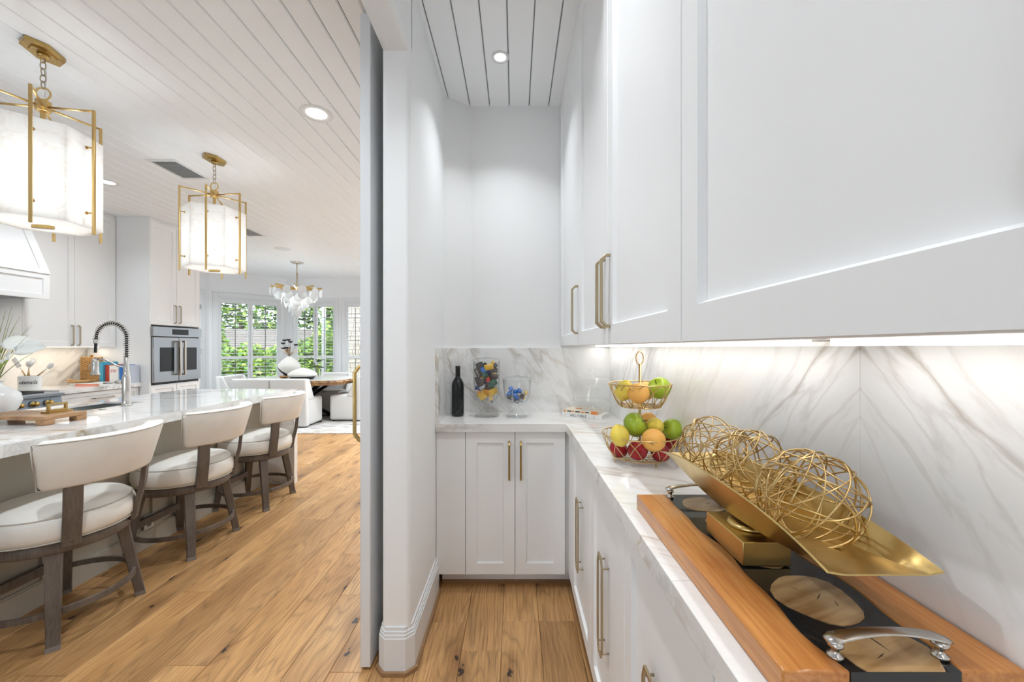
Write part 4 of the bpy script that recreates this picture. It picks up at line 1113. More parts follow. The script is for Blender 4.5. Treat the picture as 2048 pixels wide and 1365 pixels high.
    A, B = at(-1,-1,.19), at(-1,1,.19)
    part('footrest', MB().strap([A, B], (0,0,1), .045, .022), M['stoolwood'], t, bevel=.003)
M['stoolcap'] = plain('foot_cap_grey', (.20,.175,.155), .45)
st = thing('counter_stool', 'ivory leather counter stool nearest the camera with wooden legs', 'stool', (-2.22, 1.94, 0), math.radians(-1), group='counter stools along the island')
stool_parts(st)
for y, lab, rz in ((2.675, 'ivory leather counter stool in the middle of the island row', 0), (3.41, 'ivory leather counter stool at the far end of the island', 1)):
    c_ = copy_tree(st); c_.location = (-2.22, y, 0); c_.rotation_euler = (0,0,math.radians(rz)); c_['label'] = lab

# ------------------------------------------------------------------ pendants
def pendant_parts(t):
    z = lambda q: q-ZC
    hexp = [(.075*math.cos(math.radians(a))*.9, .105*math.sin(math.radians(a))) for a in (30,90,150,210,270,330)]
    cn = part('canopy', MB().prism(hexp, -.020, 0), M['brass_dark'], t, bevel=.002)
    part('canopy_step', MB().prism([(a*.62,b*.62) for a, b in hexp], -.026, -.020).lathe([(.016,-.045),(.022,-.034),(.022,-.026)], seg=20), M['brass_dark'], cn)
    part('loop', MB().torus((0,0,-.056), .010, .0022, rotm('X',90), 18, 6, 1.3), M['brass_dark'], t)
    for k in range(4):
        part('chain_link', MB().torus((0,0,-.082-.033*k), .0115, .0025, (rotm('Z',90*(k%2)) @ rotm('X',90)), 18, 6, 1.75), M['nickelwarm'], t)
    part('hanging_ring', MB().torus((0,0,z(2.618)), .030, .0042, rotm('X',90) , 28, 8), M['brass'], t)
    part('cord', MB().tube([(.004,0,-.04),(.01,.006,-.12),(.006,0,z(2.60))], .0016, 6), M['whitesatin'], t)
    part('hub', MB().prism([(.030*math.cos(math.radians(a)), .030*math.sin(math.radians(a))) for a in (24,84,144,204,264,324)], z(2.525), z(2.582)).lathe([(.011,z(2.46)),(.011,z(2.525))], seg=16), M['brass'], t, bevel=.002)
    for k in range(6):
        a = math.radians(-6+60*k); d = Vector((math.cos(a), math.sin(a), 0))
        R = Matrix.Rotation(a, 3, 'Z')
        ar = part('arm', MB().tube([d*.028+Vector((0,0,z(2.55))), d*.222+Vector((0,0,z(2.55)))], .0055, 10), M['brass'], t)
        rd = part('rod', MB().obox(d*.222+Vector((0,0,z((1.907+2.555)/2))), (.011,.013,2.555-1.907), R), M['brass'], t, bevel=.0015)
        for zz in (2.36, 2.02):
            part('peg', MB().tube([d*.216+Vector((0,0,z(zz))), d*.190+Vector((0,0,z(zz)))], .0045, 10).tube([d*.192+Vector((0,0,z(zz))), d*.1885+Vector((0,0,z(zz)))], .0085, 12), M['brass'], rd)
    Rv = .215; ap = Rv*math.cos(PI/6)
    for k in range(6):
        a0 = math.radians(24+60*k); a1 = a0+math.radians(60); th = .014
        g = .0008
        p = [Vector((math.cos(a)*r, math.sin(a)*r)) for a, r in ((a0,Rv),(a1,Rv),(a1,Rv-th),(a0,Rv-th))]
        e_ = (p[1]-p[0]).normalized()*g
        poly = [tuple(p[0]+e_), tuple(p[1]-e_), tuple(p[2]-e_), tuple(p[3]+e_)]
        part('shade_panel', MB().prism(poly, z(1.947), z(2.42)), M['alabaster'], t)
    part('bottom_panel', MB().prism([((Rv-.016)*math.cos(math.radians(24+60*k)), (Rv-.016)*math.sin(math.radians(24+60*k))) for k in range(6)], z(1.950), z(1.962)), M['alabaster'], t)
    part('finial', MB().prism([(.046*math.cos(math.radians(15*k))*1.0, .018*math.sin(math.radians(15*k))) for k in range(24)], z(1.930), z(1.9445)), M['brass_dark'], t)
    L = bpy.data.lights.new('pendant_bulb', 'POINT'); L.energy = P_PENDANT; L.shadow_soft_size = .05; L.color = (.87,.94,1.0)
    lo = bpy.data.objects.new('pendant_bulb', L); link(lo, t); lo.location = (0,0,z(2.17))
M['nickelwarm'] = plain('chain_metal', (.42,.36,.27), .3, 1.0)
pt = thing('pendant_lamp', 'alabaster and brass pendant lamp cut off by the left picture edge', 'pendant lamp', (-2.41, 2.03, ZC), math.radians(16), group='alabaster pendant lamps over the island')
pendant_parts(pt)
c_ = copy_tree(pt); c_.location = (-2.42, 3.20, ZC); c_.rotation_euler = (0,0,0); c_['label'] = 'alabaster and brass pendant lamp hanging over the far end of the island'

# ------------------------------------------------------------------ range wall
XW = -4.98
part('backsplash_slab', MB().box(XW, XW+.018, 2.0, 4.612, .912, 1.80), M['marble_kitchen'], bpy.data.objects['wall_left_kitchen'])
XUK = -4.63
t = thing('upper_cabinet', 'white double door kitchen wall cabinet right of the range hood', 'cabinet', (-4.8, 4.18, 1.326))
part('body', MB().box(XW+.019, XUK-.021, 3.75, 4.612, 1.330, ZC-.03), M['paint'], t, world=True)
part('top_filler', MB().box(XW+.019, XUK-.006, 3.75, 4.612, ZC-.03, ZC-.001), M['paint'], t, world=True)
for (a, b, p_) in ((3.752,4.179,4.150),(4.182,4.608,4.212)):
    d = part('door', MB().shaker((XUK, a, 1.326), (0,1,0), (1,0,0), b-a, ZC-.033-1.326, .055), M['paint'], t, world=True)
    straight_pull('pull_handle', (XUK, p_), (1,0,0), (1.345, 1.55), d, mat='nickelwarm')
part('light_strip', MB().box(-4.80,-4.77,3.80,4.56,1.3235,1.3305), M['strip'], t, world=True)
L = bpy.data.lights.new('strip_light', 'AREA'); L.shape = 'RECTANGLE'; L.size = .03; L.size_y = .75; L.energy = P_STRIP_KITCHEN; L.color = (1,.88,.70)
lo = bpy.data.objects.new('strip_light', L); link(lo, t); lo.location = (-4.785+4.8, 0, 1.318-1.326)
# hood
t = thing('range_hood', 'white panelled range hood with sloping front', 'range hood', (-4.7, 3.1, 1.77))
HY0, HY1, XH = 2.45, 3.744, -4.38
part('hood_base', MB().box(XW+.02, XH-.02, HY0, HY1-.001, 1.79, 2.005), M['paint'], t, world=True)
part('hood_apron', MB().shaker((XH, HY0, 1.77), (0,1,0), (1,0,0), HY1-HY0, .238, .05, .045), M['paint'], t, world=True)
sl = (-4.559+4.38)/(2.42-2.008)
z1 = ZC-.005; x1 = XH+sl*(z1-2.008)
part('hood_slope', MB().hexa([(XW+.02,HY0,2.009),(XH,HY0,2.009),(XH,HY1-.002,2.009),(XW+.02,HY1-.002,2.009),(XW+.02,HY0,z1),(x1,HY0,z1),(x1,HY1-.002,z1),(XW+.02,HY1-.002,z1)]), M['paint'], t, world=True)
q = .010
part('slope_stile', MB().hexa([(XH,HY1-.07,2.009),(XH+q,HY1-.07,2.009),(XH+q,HY1-.002,2.009),(XH,HY1-.002,2.009),(x1,HY1-.07,z1),(x1+q,HY1-.07,z1),(x1+q,HY1-.002,z1),(x1,HY1-.002,z1)]), M['paint'], t, world=True)
part('slope_rail', MB().hexa([(XH,HY0,2.009),(XH+q,HY0,2.009),(XH+q,HY1-.071,2.009),(XH,HY1-.071,2.009),(XH+sl*.045,HY0,2.054),(XH+sl*.045+q,HY0,2.054),(XH+sl*.045+q,HY1-.071,2.054),(XH+sl*.045,HY1-.071,2.054)]), M['paint'], t, world=True)
part('filter', MB().box(XW+.06, XH-.05, HY0+.05, HY1-.08, 1.772, 1.789), M['steel_dark'], t, world=True)
L = bpy.data.lights.new('hood_fill_light', 'AREA'); L.shape = 'RECTANGLE'; L.size = .1; L.size_y = .6; L.energy = 2.2; L.color = (1,.95,.88)  # fill lamp added to lighten the dark splash below the hood
lo = bpy.data.objects.new('hood_fill_light', L); link(lo, t); lo.location = (-4.62+4.7, .1, 1.765-1.77)
# range
t = thing('kitchen_range', 'blue grey steel range with brass knobs under the hood', 'range', (-4.65, 3.2, 0))
XR = -4.30
part('range_body', MB().box(XW+.02, XR-.02, 2.56, 3.772, .08, .865), M['steel_dark'], t, world=True)
part('control_panel', MB().hexa([(XR-.02,2.56,.765),(XR+.01,2.56,.765),(XR+.01,3.772,.765),(XR-.02,3.772,.765),(XR-.02,2.56,.868),(XR-.01,2.56,.868),(XR-.01,3.772,.868),(XR-.02,3.772,.868)]), M['steel_dark'], t, world=True)
part('front_rail', MB().box(XR-.03, XR+.025, 2.555, 3.777, .866, .892), M['steel_dark'], t, world=True, bevel=.004)
part('cooktop', MB().box(XW+.02, XR-.031, 2.56, 3.772, .866, .900), M['steel'], t, world=True)
part('oven_door', MB().box(XR-.02, XR+.005, 2.58, 3.75, .15, .755), M['steel_dark'], t, world=True, bevel=.004)
part('oven_handle', MB().tube([(XR+.05,2.66,.70),(XR+.05,3.67,.70)], .013, 12), M['brass'], t, world=True)
for (a, b) in ((2.62,3.13),(3.17,3.68)):
    g = MB()
    g.box(-4.90,-4.36,a,a+.016,.900,.916).box(-4.90,-4.36,b-.016,b,.900,.916).box(-4.90,-4.884,a+.016,b-.016,.900,.916).box(-4.376,-4.36,a+.016,b-.016,.900,.916).box(-4.64,-4.624,a+.016,b-.016,.902,.916)
    part('grate', g, M['black'], t, world=True)
for y in (3.34, 3.435, 3.545, 3.655):
    kb = part('knob', MB().lathe([(.026,0),(.026,.008),(.021,.010),(.020,.038),(.017,.042),(.0001,.042)], (XR+.005,y,.815), 24, axis=rotm('Y',90)), M['brass_dark'], t, world=True)
    part('bezel', MB().lathe([(.030,-.002),(.030,.004),(.026,.006)], (XR+.005,y,.815), 24, axis=rotm('Y',90)), M['steel'], kb, world=True)
# base cabinets and counter beside the range
t = thing('base_cabinet', 'white drawer base cabinet beside the range', 'cabinet', (-4.66, 4.2, 0))
part('body', MB().box(XW+.02, -4.382, 3.785, 4.612, .10, .868), M['paint'], t, world=True)
part('toe_kick', MB().box(-4.46, -4.445, 3.785, 4.612, .0, .10), M['paint'], t, world=True)
for (z0, z1) in ((.715,.862),(.42,.709),(.105,.414)):
    d = part('drawer', MB().shaker((-4.361, 3.79, z0), (0,1,0), (1,0,0), .815, z1-z0, .05, .04), M['paint'], t, world=True)
    part('pull_handle', MB().strap([(-4.361,4.10,z1-.07),(-4.340,4.10,z1-.07),(-4.332,4.11,z1-.07),(-4.332,4.30,z1-.07),(-4.340,4.31,z1-.07),(-4.361,4.31,z1-.07)], (0,0,1), .011, .009), M['nickelwarm'], d, world=True)
tag(part('range_side_counter', MB().box(XW+.018, -4.335, 3.782, 4.613, .869, .914), M['marble_island'], bevel=.002), 'short marble counter between range and oven tower', 'counter')
# oven tower
XT = -4.237
t = thing('oven_tower', 'tall white cabinet tower housing the wall oven', 'cabinet', (-4.6, 4.98, 0))
TY0_, TY1_ = 4.614, 5.347
part('body', MB().box(XW+.005, XT-.022, TY0_+.02, TY1_-.02, .09, .875).box(XW+.005, XT-.022, TY0_+.02, TY1_-.02, 1.585, ZC-.002).box(XW+.005, XT-.40, TY0_+.02, TY1_-.02, .875, 1.585), M['paint'], t, world=True)
part('side_panel', MB().box(XW+.005, XT-.006, TY0_-.0, TY0_+.019, .0, ZC-.001).box(XW+.005, XT-.006, TY1_-.019, TY1_, .0, ZC-.001), M['paint'], t, world=True)
for (a, b, p_) in ((TY0_+.012,4.979,4.945),(4.983,TY1_-.012,5.016)):
    d = part('door', MB().shaker((XT, a, 1.59), (0,1,0), (1,0,0), b-a, 2.80-1.59, .055), M['paint'], t, world=True)
    straight_pull('pull_handle', (XT, p_), (1,0,0), (1.62, 1.84), d, mat='nickelwarm')
    d = part('drawer_front', MB().shaker((XT, a, .70), (0,1,0), (1,0,0), b-a, .165, .05, .04), M['paint'], t, world=True)
    part('lower_door', MB().shaker((XT, a, .10), (0,1,0), (1,0,0), b-a, .595, .055), M['paint'], t, world=True)
t = thing('wall_oven', 'stainless french door wall oven in the white tower', 'oven', (-4.4, 4.98, .88))
OY0, OY1 = TY0_+.022, TY1_-.022
part('oven_body', MB().box(-4.60, XT-.004, OY0, OY1, .885, 1.575), M['black'], t, world=True)
part('control_panel', MB().box(XT-.004, XT+.03, OY0-.01, OY1+.01, 1.452, 1.567), M['steel'], t, world=True, bevel=.003)
part('display', MB().box(XT+.03, XT+.0315, 4.88, 5.12, 1.478, 1.545), M['blackgloss'], t, world=True)
for (a, b, hy) in ((OY0,4.977,4.945),(4.983,OY1,5.016)):
    d = part('oven_door', MB().box(XT-.003, XT+.028, a, b, .905, 1.442), M['steel'], t, world=True, bevel=.003)
    wi = (a+.075, b-.07) if a < 4.9 else (a+.06, b-.07)
    part('door_window', MB().box(XT+.028, XT+.0295, wi[0], wi[1], 1.03, 1.32), M['blackgloss'], d, world=True)
    part('bar_handle', MB().strap([(XT+.028,hy,.985),(XT+.075,hy,.985),(XT+.075,hy,1.395),(XT+.028,hy,1.395)], (0,1,0), .024, .020), M['handlewarm'], d, world=True, bevel=.003)
# ------------------------------------------------------------------ things on the range side counter
t = thing('utensil_crock', 'white oval utensil crock with black script beside the range', 'crock', (-4.73, 3.875, .9142))
cr_ = [(.10*math.cos(2*PI*k/40), .055*math.sin(2*PI*k/40)) for k in range(40)]
part('crock_body', MB().prism(cr_, 0, .128), M['white'], t, bevel=.003)
part('opening', MB().prism([(a*.94, b*.92) for a, b in cr_], .1281, .1285), M['tiltrod'], t)  # flat dark disc on a solid crock, paints the shaded inside
text('crock_script', 'utensils', .052, M['ink'], t, Matrix.Translation((.045,-.0535,.07)) @ Matrix.Rotation(math.radians(8), 4, 'Z') @ FRONT, .0004, shear=.35)
M['paleutensil'] = plain('white_silicone', (.80,.79,.77), .5)
M['utwood'] = plain('light_wood_handle', (.55,.38,.19), .5)
def utensil(name, label, p0, p1, head):
    p0 = Vector(p0); p1 = Vector(p1); d = (p1-p0).normalized()
    mb = MB().tube([p0, p0.lerp(p1,.55)], .006, 8)
    o = thing(name, label, 'utensil', p0, group='utensils in the crock')
    part('handle', mb, M['utwood'], o, world=True)
    R = Vector((0,0,1)).rotation_difference(d).to_matrix()
    h = MB().tube([p0.lerp(p1,.5), p1], .004, 8)
    if head == 'whisk':
        for k in range(6):
            a = k*PI/6; pts = []
            for i in range(13):
                u = i/12*2*PI-PI; pts.append(p1 + R@Vector((math.sin(u/2+PI/2*0)*0, 0, 0)))
            pts = [p1 + R@(Matrix.Rotation(a,3,'Z')@Vector((.034*math.sin(PI*v)*(1 if s>0 else -1), 0, -.02+.095*(1-(1-v)**2) if True else 0))) for s in (1,) for v in [i/10 for i in range(11)]]
            h.tube(pts, .0016, 5)
        h.ball(p1+R@Vector((0,0,.03)), .026, 14, 8, sc=(1,1,1.3), rot=R)
    elif head == 'spoon': h.ball(p1+R@Vector((0,0,.025)), .026, 14, 8, sc=(1,.28,1.45), rot=R)
    else: h.obox(p1+R@Vector((0,0,.04)), (.052,.008,.10), R)
    part('head', h, M['paleutensil'] if head != 'steel' else M['nickel'], o, world=True)
cx_, cy_, cz_ = -4.73, 3.875, 1.04
utensil('whisk', 'white balloon whisk in the utensil crock', (cx_-.01,cy_-.01,cz_), (cx_+.0,cy_,cz_+.10), 'whisk')
utensil('spatula', 'white spatula leaning left in the utensil crock', (cx_-.04,cy_,cz_), (cx_-.105,cy_+.0,cz_+.10), 'flat')
utensil('spoon', 'white serving spoon in the utensil crock', (cx_-.03,cy_+.02,cz_), (cx_-.05,cy_+.03,cz_+.10), 'spoon')
utensil('turner', 'white slotted turner leaning right in the utensil crock', (cx_+.06,cy_+.01,cz_), (cx_+.16,cy_+.02,cz_+.085), 'spoon')

CK = .9142
def standing_book(label, x0, x1, y0, dpt, h, col, cover=None):
    t = thing('standing_book', label, 'book', ((x0+x1)/2, y0, CK), group='books standing beside the oven tower')
    c = .002
    part('cover', MB().box(x0,x0+c,y0,y0+dpt,CK,CK+h).box(x1-c,x1,y0,y0+dpt,CK,CK+h).box(x0+c,x1-c,y0,y0+c,CK,CK+h), col, t, world=True)
    part('pages', MB().box(x0+c,x1-c,y0+c,y0+dpt-.003,CK+.002,CK+h-.004), M['paper'], t, world=True)
    return t
M['bkblue'] = plain('book_teal', (.05,.33,.48), .4); M['bkred'] = plain('book_red', (.42,.05,.03), .4); M['bkblue2'] = plain('book_blue', (.03,.20,.62), .4); M['bkgrey'] = plain('book_pale_blue', (.50,.56,.66), .4)
standing_book('teal standing book with the tallest spine', -4.600, -4.560, 4.40, .17, .245, M['bkblue'])
standing_book('red standing book next to the teal book', -4.556, -4.514, 4.42, .17, .212, M['bkred'])
jb = standing_book('white standing book with red joy title', -4.510, -4.412, 4.42, .17, .205, M['bookwhite'])
text('book_title', 'joy', .052, plain('ink_red', (.55,.04,.05), .5), jb, Matrix.Translation((-.004,-.0006,.15)) @ FRONT)
standing_book('bright blue thin book beside the white joy book', -4.408, -4.385, 4.43, .16, .21, M['bkblue2'])
standing_book('pale blue book closest to the oven tower', -4.381, -4.345, 4.44, .16, .205, M['bkgrey'])
bk3 = book('flat_book', 'white and coral book lying flat on the range side counter', 'book', (-4.70, 4.19, CK), math.radians(4), .30, .19, .028, M['bookwhite'], M['paper'])
part('spine_band', MB().box(.06,.295,-.0006,.001,.003,.019), plain('coral_print', (.80,.22,.13), .5), bk3)
M['tanwood'] = wood('tan_wood', (.30,.16,.05), (.50,.29,.11), (1,0,0), fine=90, slow=12, rough=.45)
t = thing('wooden_tray', 'small round handled wooden tray on the flat book', 'tray', (-4.66, 4.27, CK+.0285))
part('tray_base', MB().lathe([(.0001,0),(.085,0),(.10,.008),(.104,.022),(.098,.022),(.09,.010),(.0001,.008)], seg=36), M['tanwood'], t)
for s in (-1, 1): part('tray_handle', MB().tube([(s*.095,-.03,.02),(s*.135,-.02,.026),(s*.135,.02,.026),(s*.095,.03,.02)], .008, 8), M['tanwood'], t)
# basket weave board leaning against the splash
t = thing('woven_board', 'tan basket weave board leaning behind the wooden tray', 'board', (-4.80, 4.50, CK), math.radians(6))
part('board', MB().box(-.115,.115,0,.016,0,.30), M['tanwood'], t, bevel=.006)
wv = MB()
for i in range(9):
    for j in range(11):
        wv.obox((-.092+.023*i, -.002, .025+.0245*j+(.012 if i%2 else 0)), (.022,.008,.020), rotm('Y', 12 if (i+j)%2 else -12) @ rotm('X', 14))
w_ = part('weave', wv, M['tanwood'], t); w_['kind'] = 'stuff'
part('knob', MB().lathe([(.010,.30),(.010,.312),(.018,.318),(.016,.326),(.0001,.328)], (0,.008,0), 16), M['tanwood'], t)

# ------------------------------------------------------------------ breakfast nook
# rug
def rug_mat():
    m, nt, b = newmat('rug_pile'); pos = N(nt, 'ShaderNodeNewGeometry').outputs['Position']
    mp = N(nt, 'ShaderNodeMapping'); mp.inputs['Scale'].default_value = (1.4, 4.5, 1); mp.inputs['Rotation'].default_value = (0,0,.35); nt.links.new(pos, mp.inputs[0])
    n = N(nt, 'ShaderNodeTexNoise', i_Scale=1.3, i_Detail=6.0, i_Roughness=.65); nt.links.new(mp.outputs[0], n.inputs['Vector'])
    nt.links.new(ramp(nt, n.outputs[0], [(.36, (.22,.21,.21)), (.45, (.46,.44,.42)), (.51, (.62,.61,.59)), (.60, (.42,.37,.32)), (.68, (.60,.59,.57))]), b.inputs['Base Color'])
    setp(b, rough=.95, spec=.1); return m
tag(part('area_rug', MB().box(-5.45, -2.0, 6.06, 8.35, 0, .012), rug_mat(), bevel=.004), 'pale abstract area rug under the dining table', 'rug')
# table: live edge oval slab on black crossed legs
TX, TY = -3.85, 7.25
t = thing('dining_table', 'oval live edge dining table with black crossed legs', 'table', (TX, TY, .012))
rt = random.Random(12); n = 64; edge = []
ph = [rt.uniform(0,6.28) for _ in range(5)]
for i in range(n):
    a = 2*PI*i/n; k = 1+sum(.012*math.sin((j+3)*a*1.0+ph[j]) for j in range(5))
    edge.append((.95*k*math.copysign(abs(math.cos(a))**.85, math.cos(a)), .69*k*math.copysign(abs(math.sin(a))**.85, math.sin(a))))
M['tabletop'] = plain('pale_tabletop', (.60,.58,.55), .25, var=.08, scale=3)
M['liveedge'] = wood('live_edge_bark', (.07,.035,.018), (.50,.27,.11), (0,0,1), fine=40, slow=14, rough=.5)
part('top_surface', MB().prism([(a*.99,b*.99) for a, b in edge], .745, .7485), M['tabletop'], t)
part('live_edge_slab', MB().add([(a*.985,b*.985,.745) for a,b in edge]+[(a*(1+.01*math.sin(i*2.3)),b*(1+.01*math.sin(i*2.3)),.715+.008*math.sin(i*1.7)) for i,(a,b) in enumerate(edge)]+[(a*.955,b*.955,.662) for a,b in edge],
   [tuple(range(n))]+[(i,n+i,n+(i+1)%n,(i+1)%n) for i in range(n)]+[(n+i,2*n+i,2*n+(i+1)%n,n+(i+1)%n) for i in range(n)]+[tuple(range(3*n-1,2*n-1,-1))]), M['liveedge'], t)
def beam(p0, p1, wx, wy):
    p0, p1 = Vector(p0), Vector(p1); V = []
    for p in (p0, p1):
        for (a, b) in ((-1,-1),(1,-1),(1,1),(-1,1)): V.append(p+Vector((a*wx/2, b*wy/2, 0)))
    return MB().hexa(V)
for (a, b) in (((-.42,-.30,0),(.40,.26,.66)),((.42,-.30,0),(-.40,.26,.66)),((-.42,.30,0),(.40,-.26,.66)),((.42,.30,0),(-.40,-.26,.66))):
    part('leg', beam(a, b, .09, .06), M['black'], t)
part('hub', MB().box(-.10,.10,-.10,.10,.24,.42), M['black'], t)
# upholstered chairs
def chair_parts(t):
    # local: faces +y, back at y=0
    part('seat', MB().box(-.285,.285,.055,.56,.02,.47), M['linen'], t, bevel=.05, bseg=4)
    V = [(-.29,0,.016),(.29,0,.016),(.29,.10,.016),(-.29,.10,.016),(-.30,-.05,.80),(.30,-.05,.80),(.30,.05,.80),(-.30,.05,.80)]
    part('backrest', MB().hexa(V), M['linen'], t, bevel=.028, bseg=3)
    for s in (-1,1):
        V = [(s*.29-.03*(s>0),.06,.44),(s*.29+.03*(s<0),.06,.44),(s*.29+.03*(s<0),.26,.44),(s*.29-.03*(s>0),.26,.44),(s*.30-.045*(s>0),-.01,.795),(s*.30+.045*(s<0),-.01,.795),(s*.30+.045*(s<0),.08,.79),(s*.30-.045*(s>0),.08,.79)]
        part('wing', MB().hexa(V), M['linen'], t, bevel=.015, bseg=2)
    for sx in (-1,1):
        for sy in (.08,.5): part('glide', MB().lathe([(.018,0),(.018,.02)], (sx*.24,sy,0), 12), M['matteblack'], t)
ch = thing('dining_chair', 'white upholstered dining chair with its back to the island, right one', 'chair', (-3.665, 6.44, .012), 0, group='white upholstered dining chairs')
chair_parts(ch)
for (x, y, rz, lab) in [(-4.27, 6.44, 0, 'white upholstered dining chair with its back to the island, left one'), (-2.72, 7.30, 90, 'white upholstered dining chair at the end of table beside the sliding door'),
                        (-5.20, 7.25, -90, 'white upholstered dining chair at the window end of the table'), (-3.62, 8.10, 180, 'white upholstered dining chair facing the camera behind the leafy plant'), (-4.30, 8.12, 180, 'white upholstered dining chair facing the camera behind the tall vase')]:
    c_ = copy_tree(ch); c_.location = (x, y, .012); c_.rotation_euler = (0,0,math.radians(rz)); c_['label'] = lab
TT = .7608
t = thing('wood_riser', 'small raw wood riser under the tall vase', 'riser', (-4.10, 7.22, TT))
part('riser_top', MB().box(-.13,.13,-.09,.09,.022,.048), M['tanwood'], t, bevel=.004)
for s in (-1,1): part('riser_foot', MB().box(s*.10-.02,s*.10+.02,-.08,.08,0,.022), M['tanwood'], t)
M['plaster'] = plain('rough_plaster', (.66,.64,.60), .9, var=.08, scale=40, bmp=.3)
def twotone():
    m, nt, b = newmat('dipped_plaster'); L = nt.links; pos = N(nt, 'ShaderNodeTexCoord').outputs['Object']
    n = N(nt, 'ShaderNodeTexNoise', i_Scale=40.0, i_Detail=3.0); L.new(pos, n.inputs['Vector'])
    d = dotv(nt, pos, (.62,-.1,.78), 1.0); d = math_n(nt, 'ADD', d, math_n(nt, 'MULTIPLY', n.outputs[0], .03))
    L.new(ramp(nt, d, [(.066,(.012,.012,.013)),(.070,(.66,.64,.60))]), b.inputs['Base Color']); setp(b, rough=.85); bump(nt, b, n.outputs[0], .3, .004); return m
t = thing('round_vase', 'tall round white vase with black dipped side and dried stems', 'vase', (-4.10, 7.22, TT+.0485))
part('vase_body', MB().lathe([(.0001,.001),(.06,.0),(.08,.01),(.15,.08),(.187,.155),(.175,.21),(.12,.275),(.065,.325),(.045,.345),(.05,.355),(.04,.35)], seg=44, cap=False), twotone(), t)
M['plume'] = plain('dried_plume', (.62,.55,.44), .9); M['reed'] = plain('brown_reed', (.20,.12,.07), .9)
for k in range(26):
    a = rt.uniform(0,6.28); r = rt.uniform(.10,.24); z = rt.uniform(.42,.58)
    part('plume', MB().tube([(0,0,.34),(r*.4*math.cos(a),r*.4*math.sin(a),.42),(r*math.cos(a),r*math.sin(a),z)], .004, 5, radii=[.003,.006,.001]), M['plume'], t)
for k in range(5): part('reed', MB().tube([(0,0,.34),(-.05+.02*k,-.03,.46+.015*k)], .012, 6), M['reed'], t)
for (x, y) in ((569,681),(577,680),(581,684),(566,687),(573,696),(567,697),(592,690)):
    p = px(x, y, 7.2)-Vector(t.location)
    part('bloom_stem', MB().tube([(0,0,.34),(p.x*.5,p.y*.5,.45),p], .002, 5), M['reed'], t)
    part('black_bloom', MB().lathe([(.0001,-.022),(.02,-.016),(.042,.004),(.030,.014),(.0001,.010)], p, 10), M['matteblack'], t)
t = thing('low_vase', 'squat white textured vase with black base in front of the tall vase', 'vase', (-3.73, 6.98, TT))
part('vase_body', MB().lathe([(.205,.052),(.235,.075),(.23,.10),(.17,.145),(.10,.178),(.045,.195),(.03,.20),(.0001,.198)], seg=44), M['plaster'], t)
part('vase_base', MB().lathe([(.0001,0),(.155,0),(.18,.01),(.205,.045),(.205,.052)], seg=44), M['matteblack'], t)
t = thing('potted_plant', 'dark leafy plant in a glass vase on the dining table', 'plant', (-3.67, 7.42, TT))
part('glass_vase', MB().lathe([(.0001,.002),(.045,.0),(.05,.01),(.06,.08),(.05,.13),(.055,.15)], seg=28, cap=False), M['glass'], t)
lv = [(613,713),(621,712),(607,724),(622,722),(612,729),(635,722),(640,727),(619,736),(633,737),(640,738),(626,729)]
for i, (x, y) in enumerate(lv):
    p = px(x, y, 7.40+.04*math.sin(i))-Vector(t.location)
    part('stem', MB().tube([(0,0,.02),(p.x*.3,p.y*.3,.2),p], .004, 5), M['petalgreen'], t)
    az = math.atan2(rt.uniform(-.5,.2), p.x if abs(p.x) > .03 else rt.choice((-.1,.1)))
    o = part('leaf', petal(p-Vector((.06*math.cos(az),.06*math.sin(az),-.02)), .15, .085, az, rt.uniform(.0,.5), rt.uniform(-.6,.6)), M['leafd'], t); m_ = o.modifiers.new('solid','SOLIDIFY'); m_.thickness = .002
# chandelier with frosted discs
t = thing('chandelier', 'brass chandelier hung with white frosted glass discs above the dining table', 'chandelier', (-3.90, 7.11, ZC))
M['disc'] = plain('frosted_glass_disc', (.84,.85,.85), .45, **{'Transmission Weight': .0})
m, nt, b = newmat('frosted_disc'); setp(b, (.80,.81,.81), .4); tr_ = N(nt, 'ShaderNodeBsdfTranslucent'); tr_.inputs[0].default_value = (.9,.91,.91,1)
mx = N(nt, 'ShaderNodeMixShader'); mx.inputs[0].default_value = .38; nt.links.new(b.outputs[0], mx.inputs[1]); nt.links.new(tr_.outputs[0], mx.inputs[2]); nt.links.new(mx.outputs[0], nt.nodes['Material Output'].inputs[0])
M['disc'] = m
part('canopy', MB().lathe([(.0001,-.03),(.06,-.028),(.10,-.012),(.11,0)], seg=32), M['handlewarm'], t)
za = 2.375-ZC
part('rod', MB().tube([(0,0,-.03),(0,0,-.19)], .008, 10).tube([(0,0,-.19),(0,0,za)], .013, 12), M['champagne'], t)
for k in range(8):
    a = PI/8+PI/4*k; d = Vector((math.cos(a), math.sin(a), 0)); p0 = d*.02+Vector((0,0,za-.01)); p1 = d*.41+Vector((0,0,za+.02))
    part('arm', beam(p0, p1, .016, .016) if False else MB().strap([p0, p1], (0,0,1), .034, .012), M['brass'], t)
disc_me = MB().lathe([(.0001,-.004),(.056,-.004),(.062,-.001),(.062,.001),(.056,.004),(.0001,.004)], seg=22).mesh('glass_disc'); disc_me.materials.append(M['disc'])
def disc(a, r, z, s=1.0):
    o = bpy.data.objects.new('glass_disc', disc_me); link(o, t)
    o.location = (r*math.cos(a), r*math.sin(a), z); o.rotation_euler = (PI/2, 0, a+PI/2+rt.uniform(-.3,.3)); o.scale = (s,s,s)
for (cnt, r, z) in ((11,.41,za-.075),(10,.33,za-.15),(8,.24,za-.21),(7,.18,za-.28),(5,.12,za-.35),(4,.07,za-.42),(2,.03,za-.49)):
    for k in range(cnt): disc(2*PI*k/cnt+r*9, r, z+rt.uniform(-.02,.02), rt.uniform(1.0,1.25))
L = bpy.data.lights.new('chandelier_bulb', 'POINT'); L.energy = 5; L.shadow_soft_size = .06; L.color = (.95,.98,1.0)
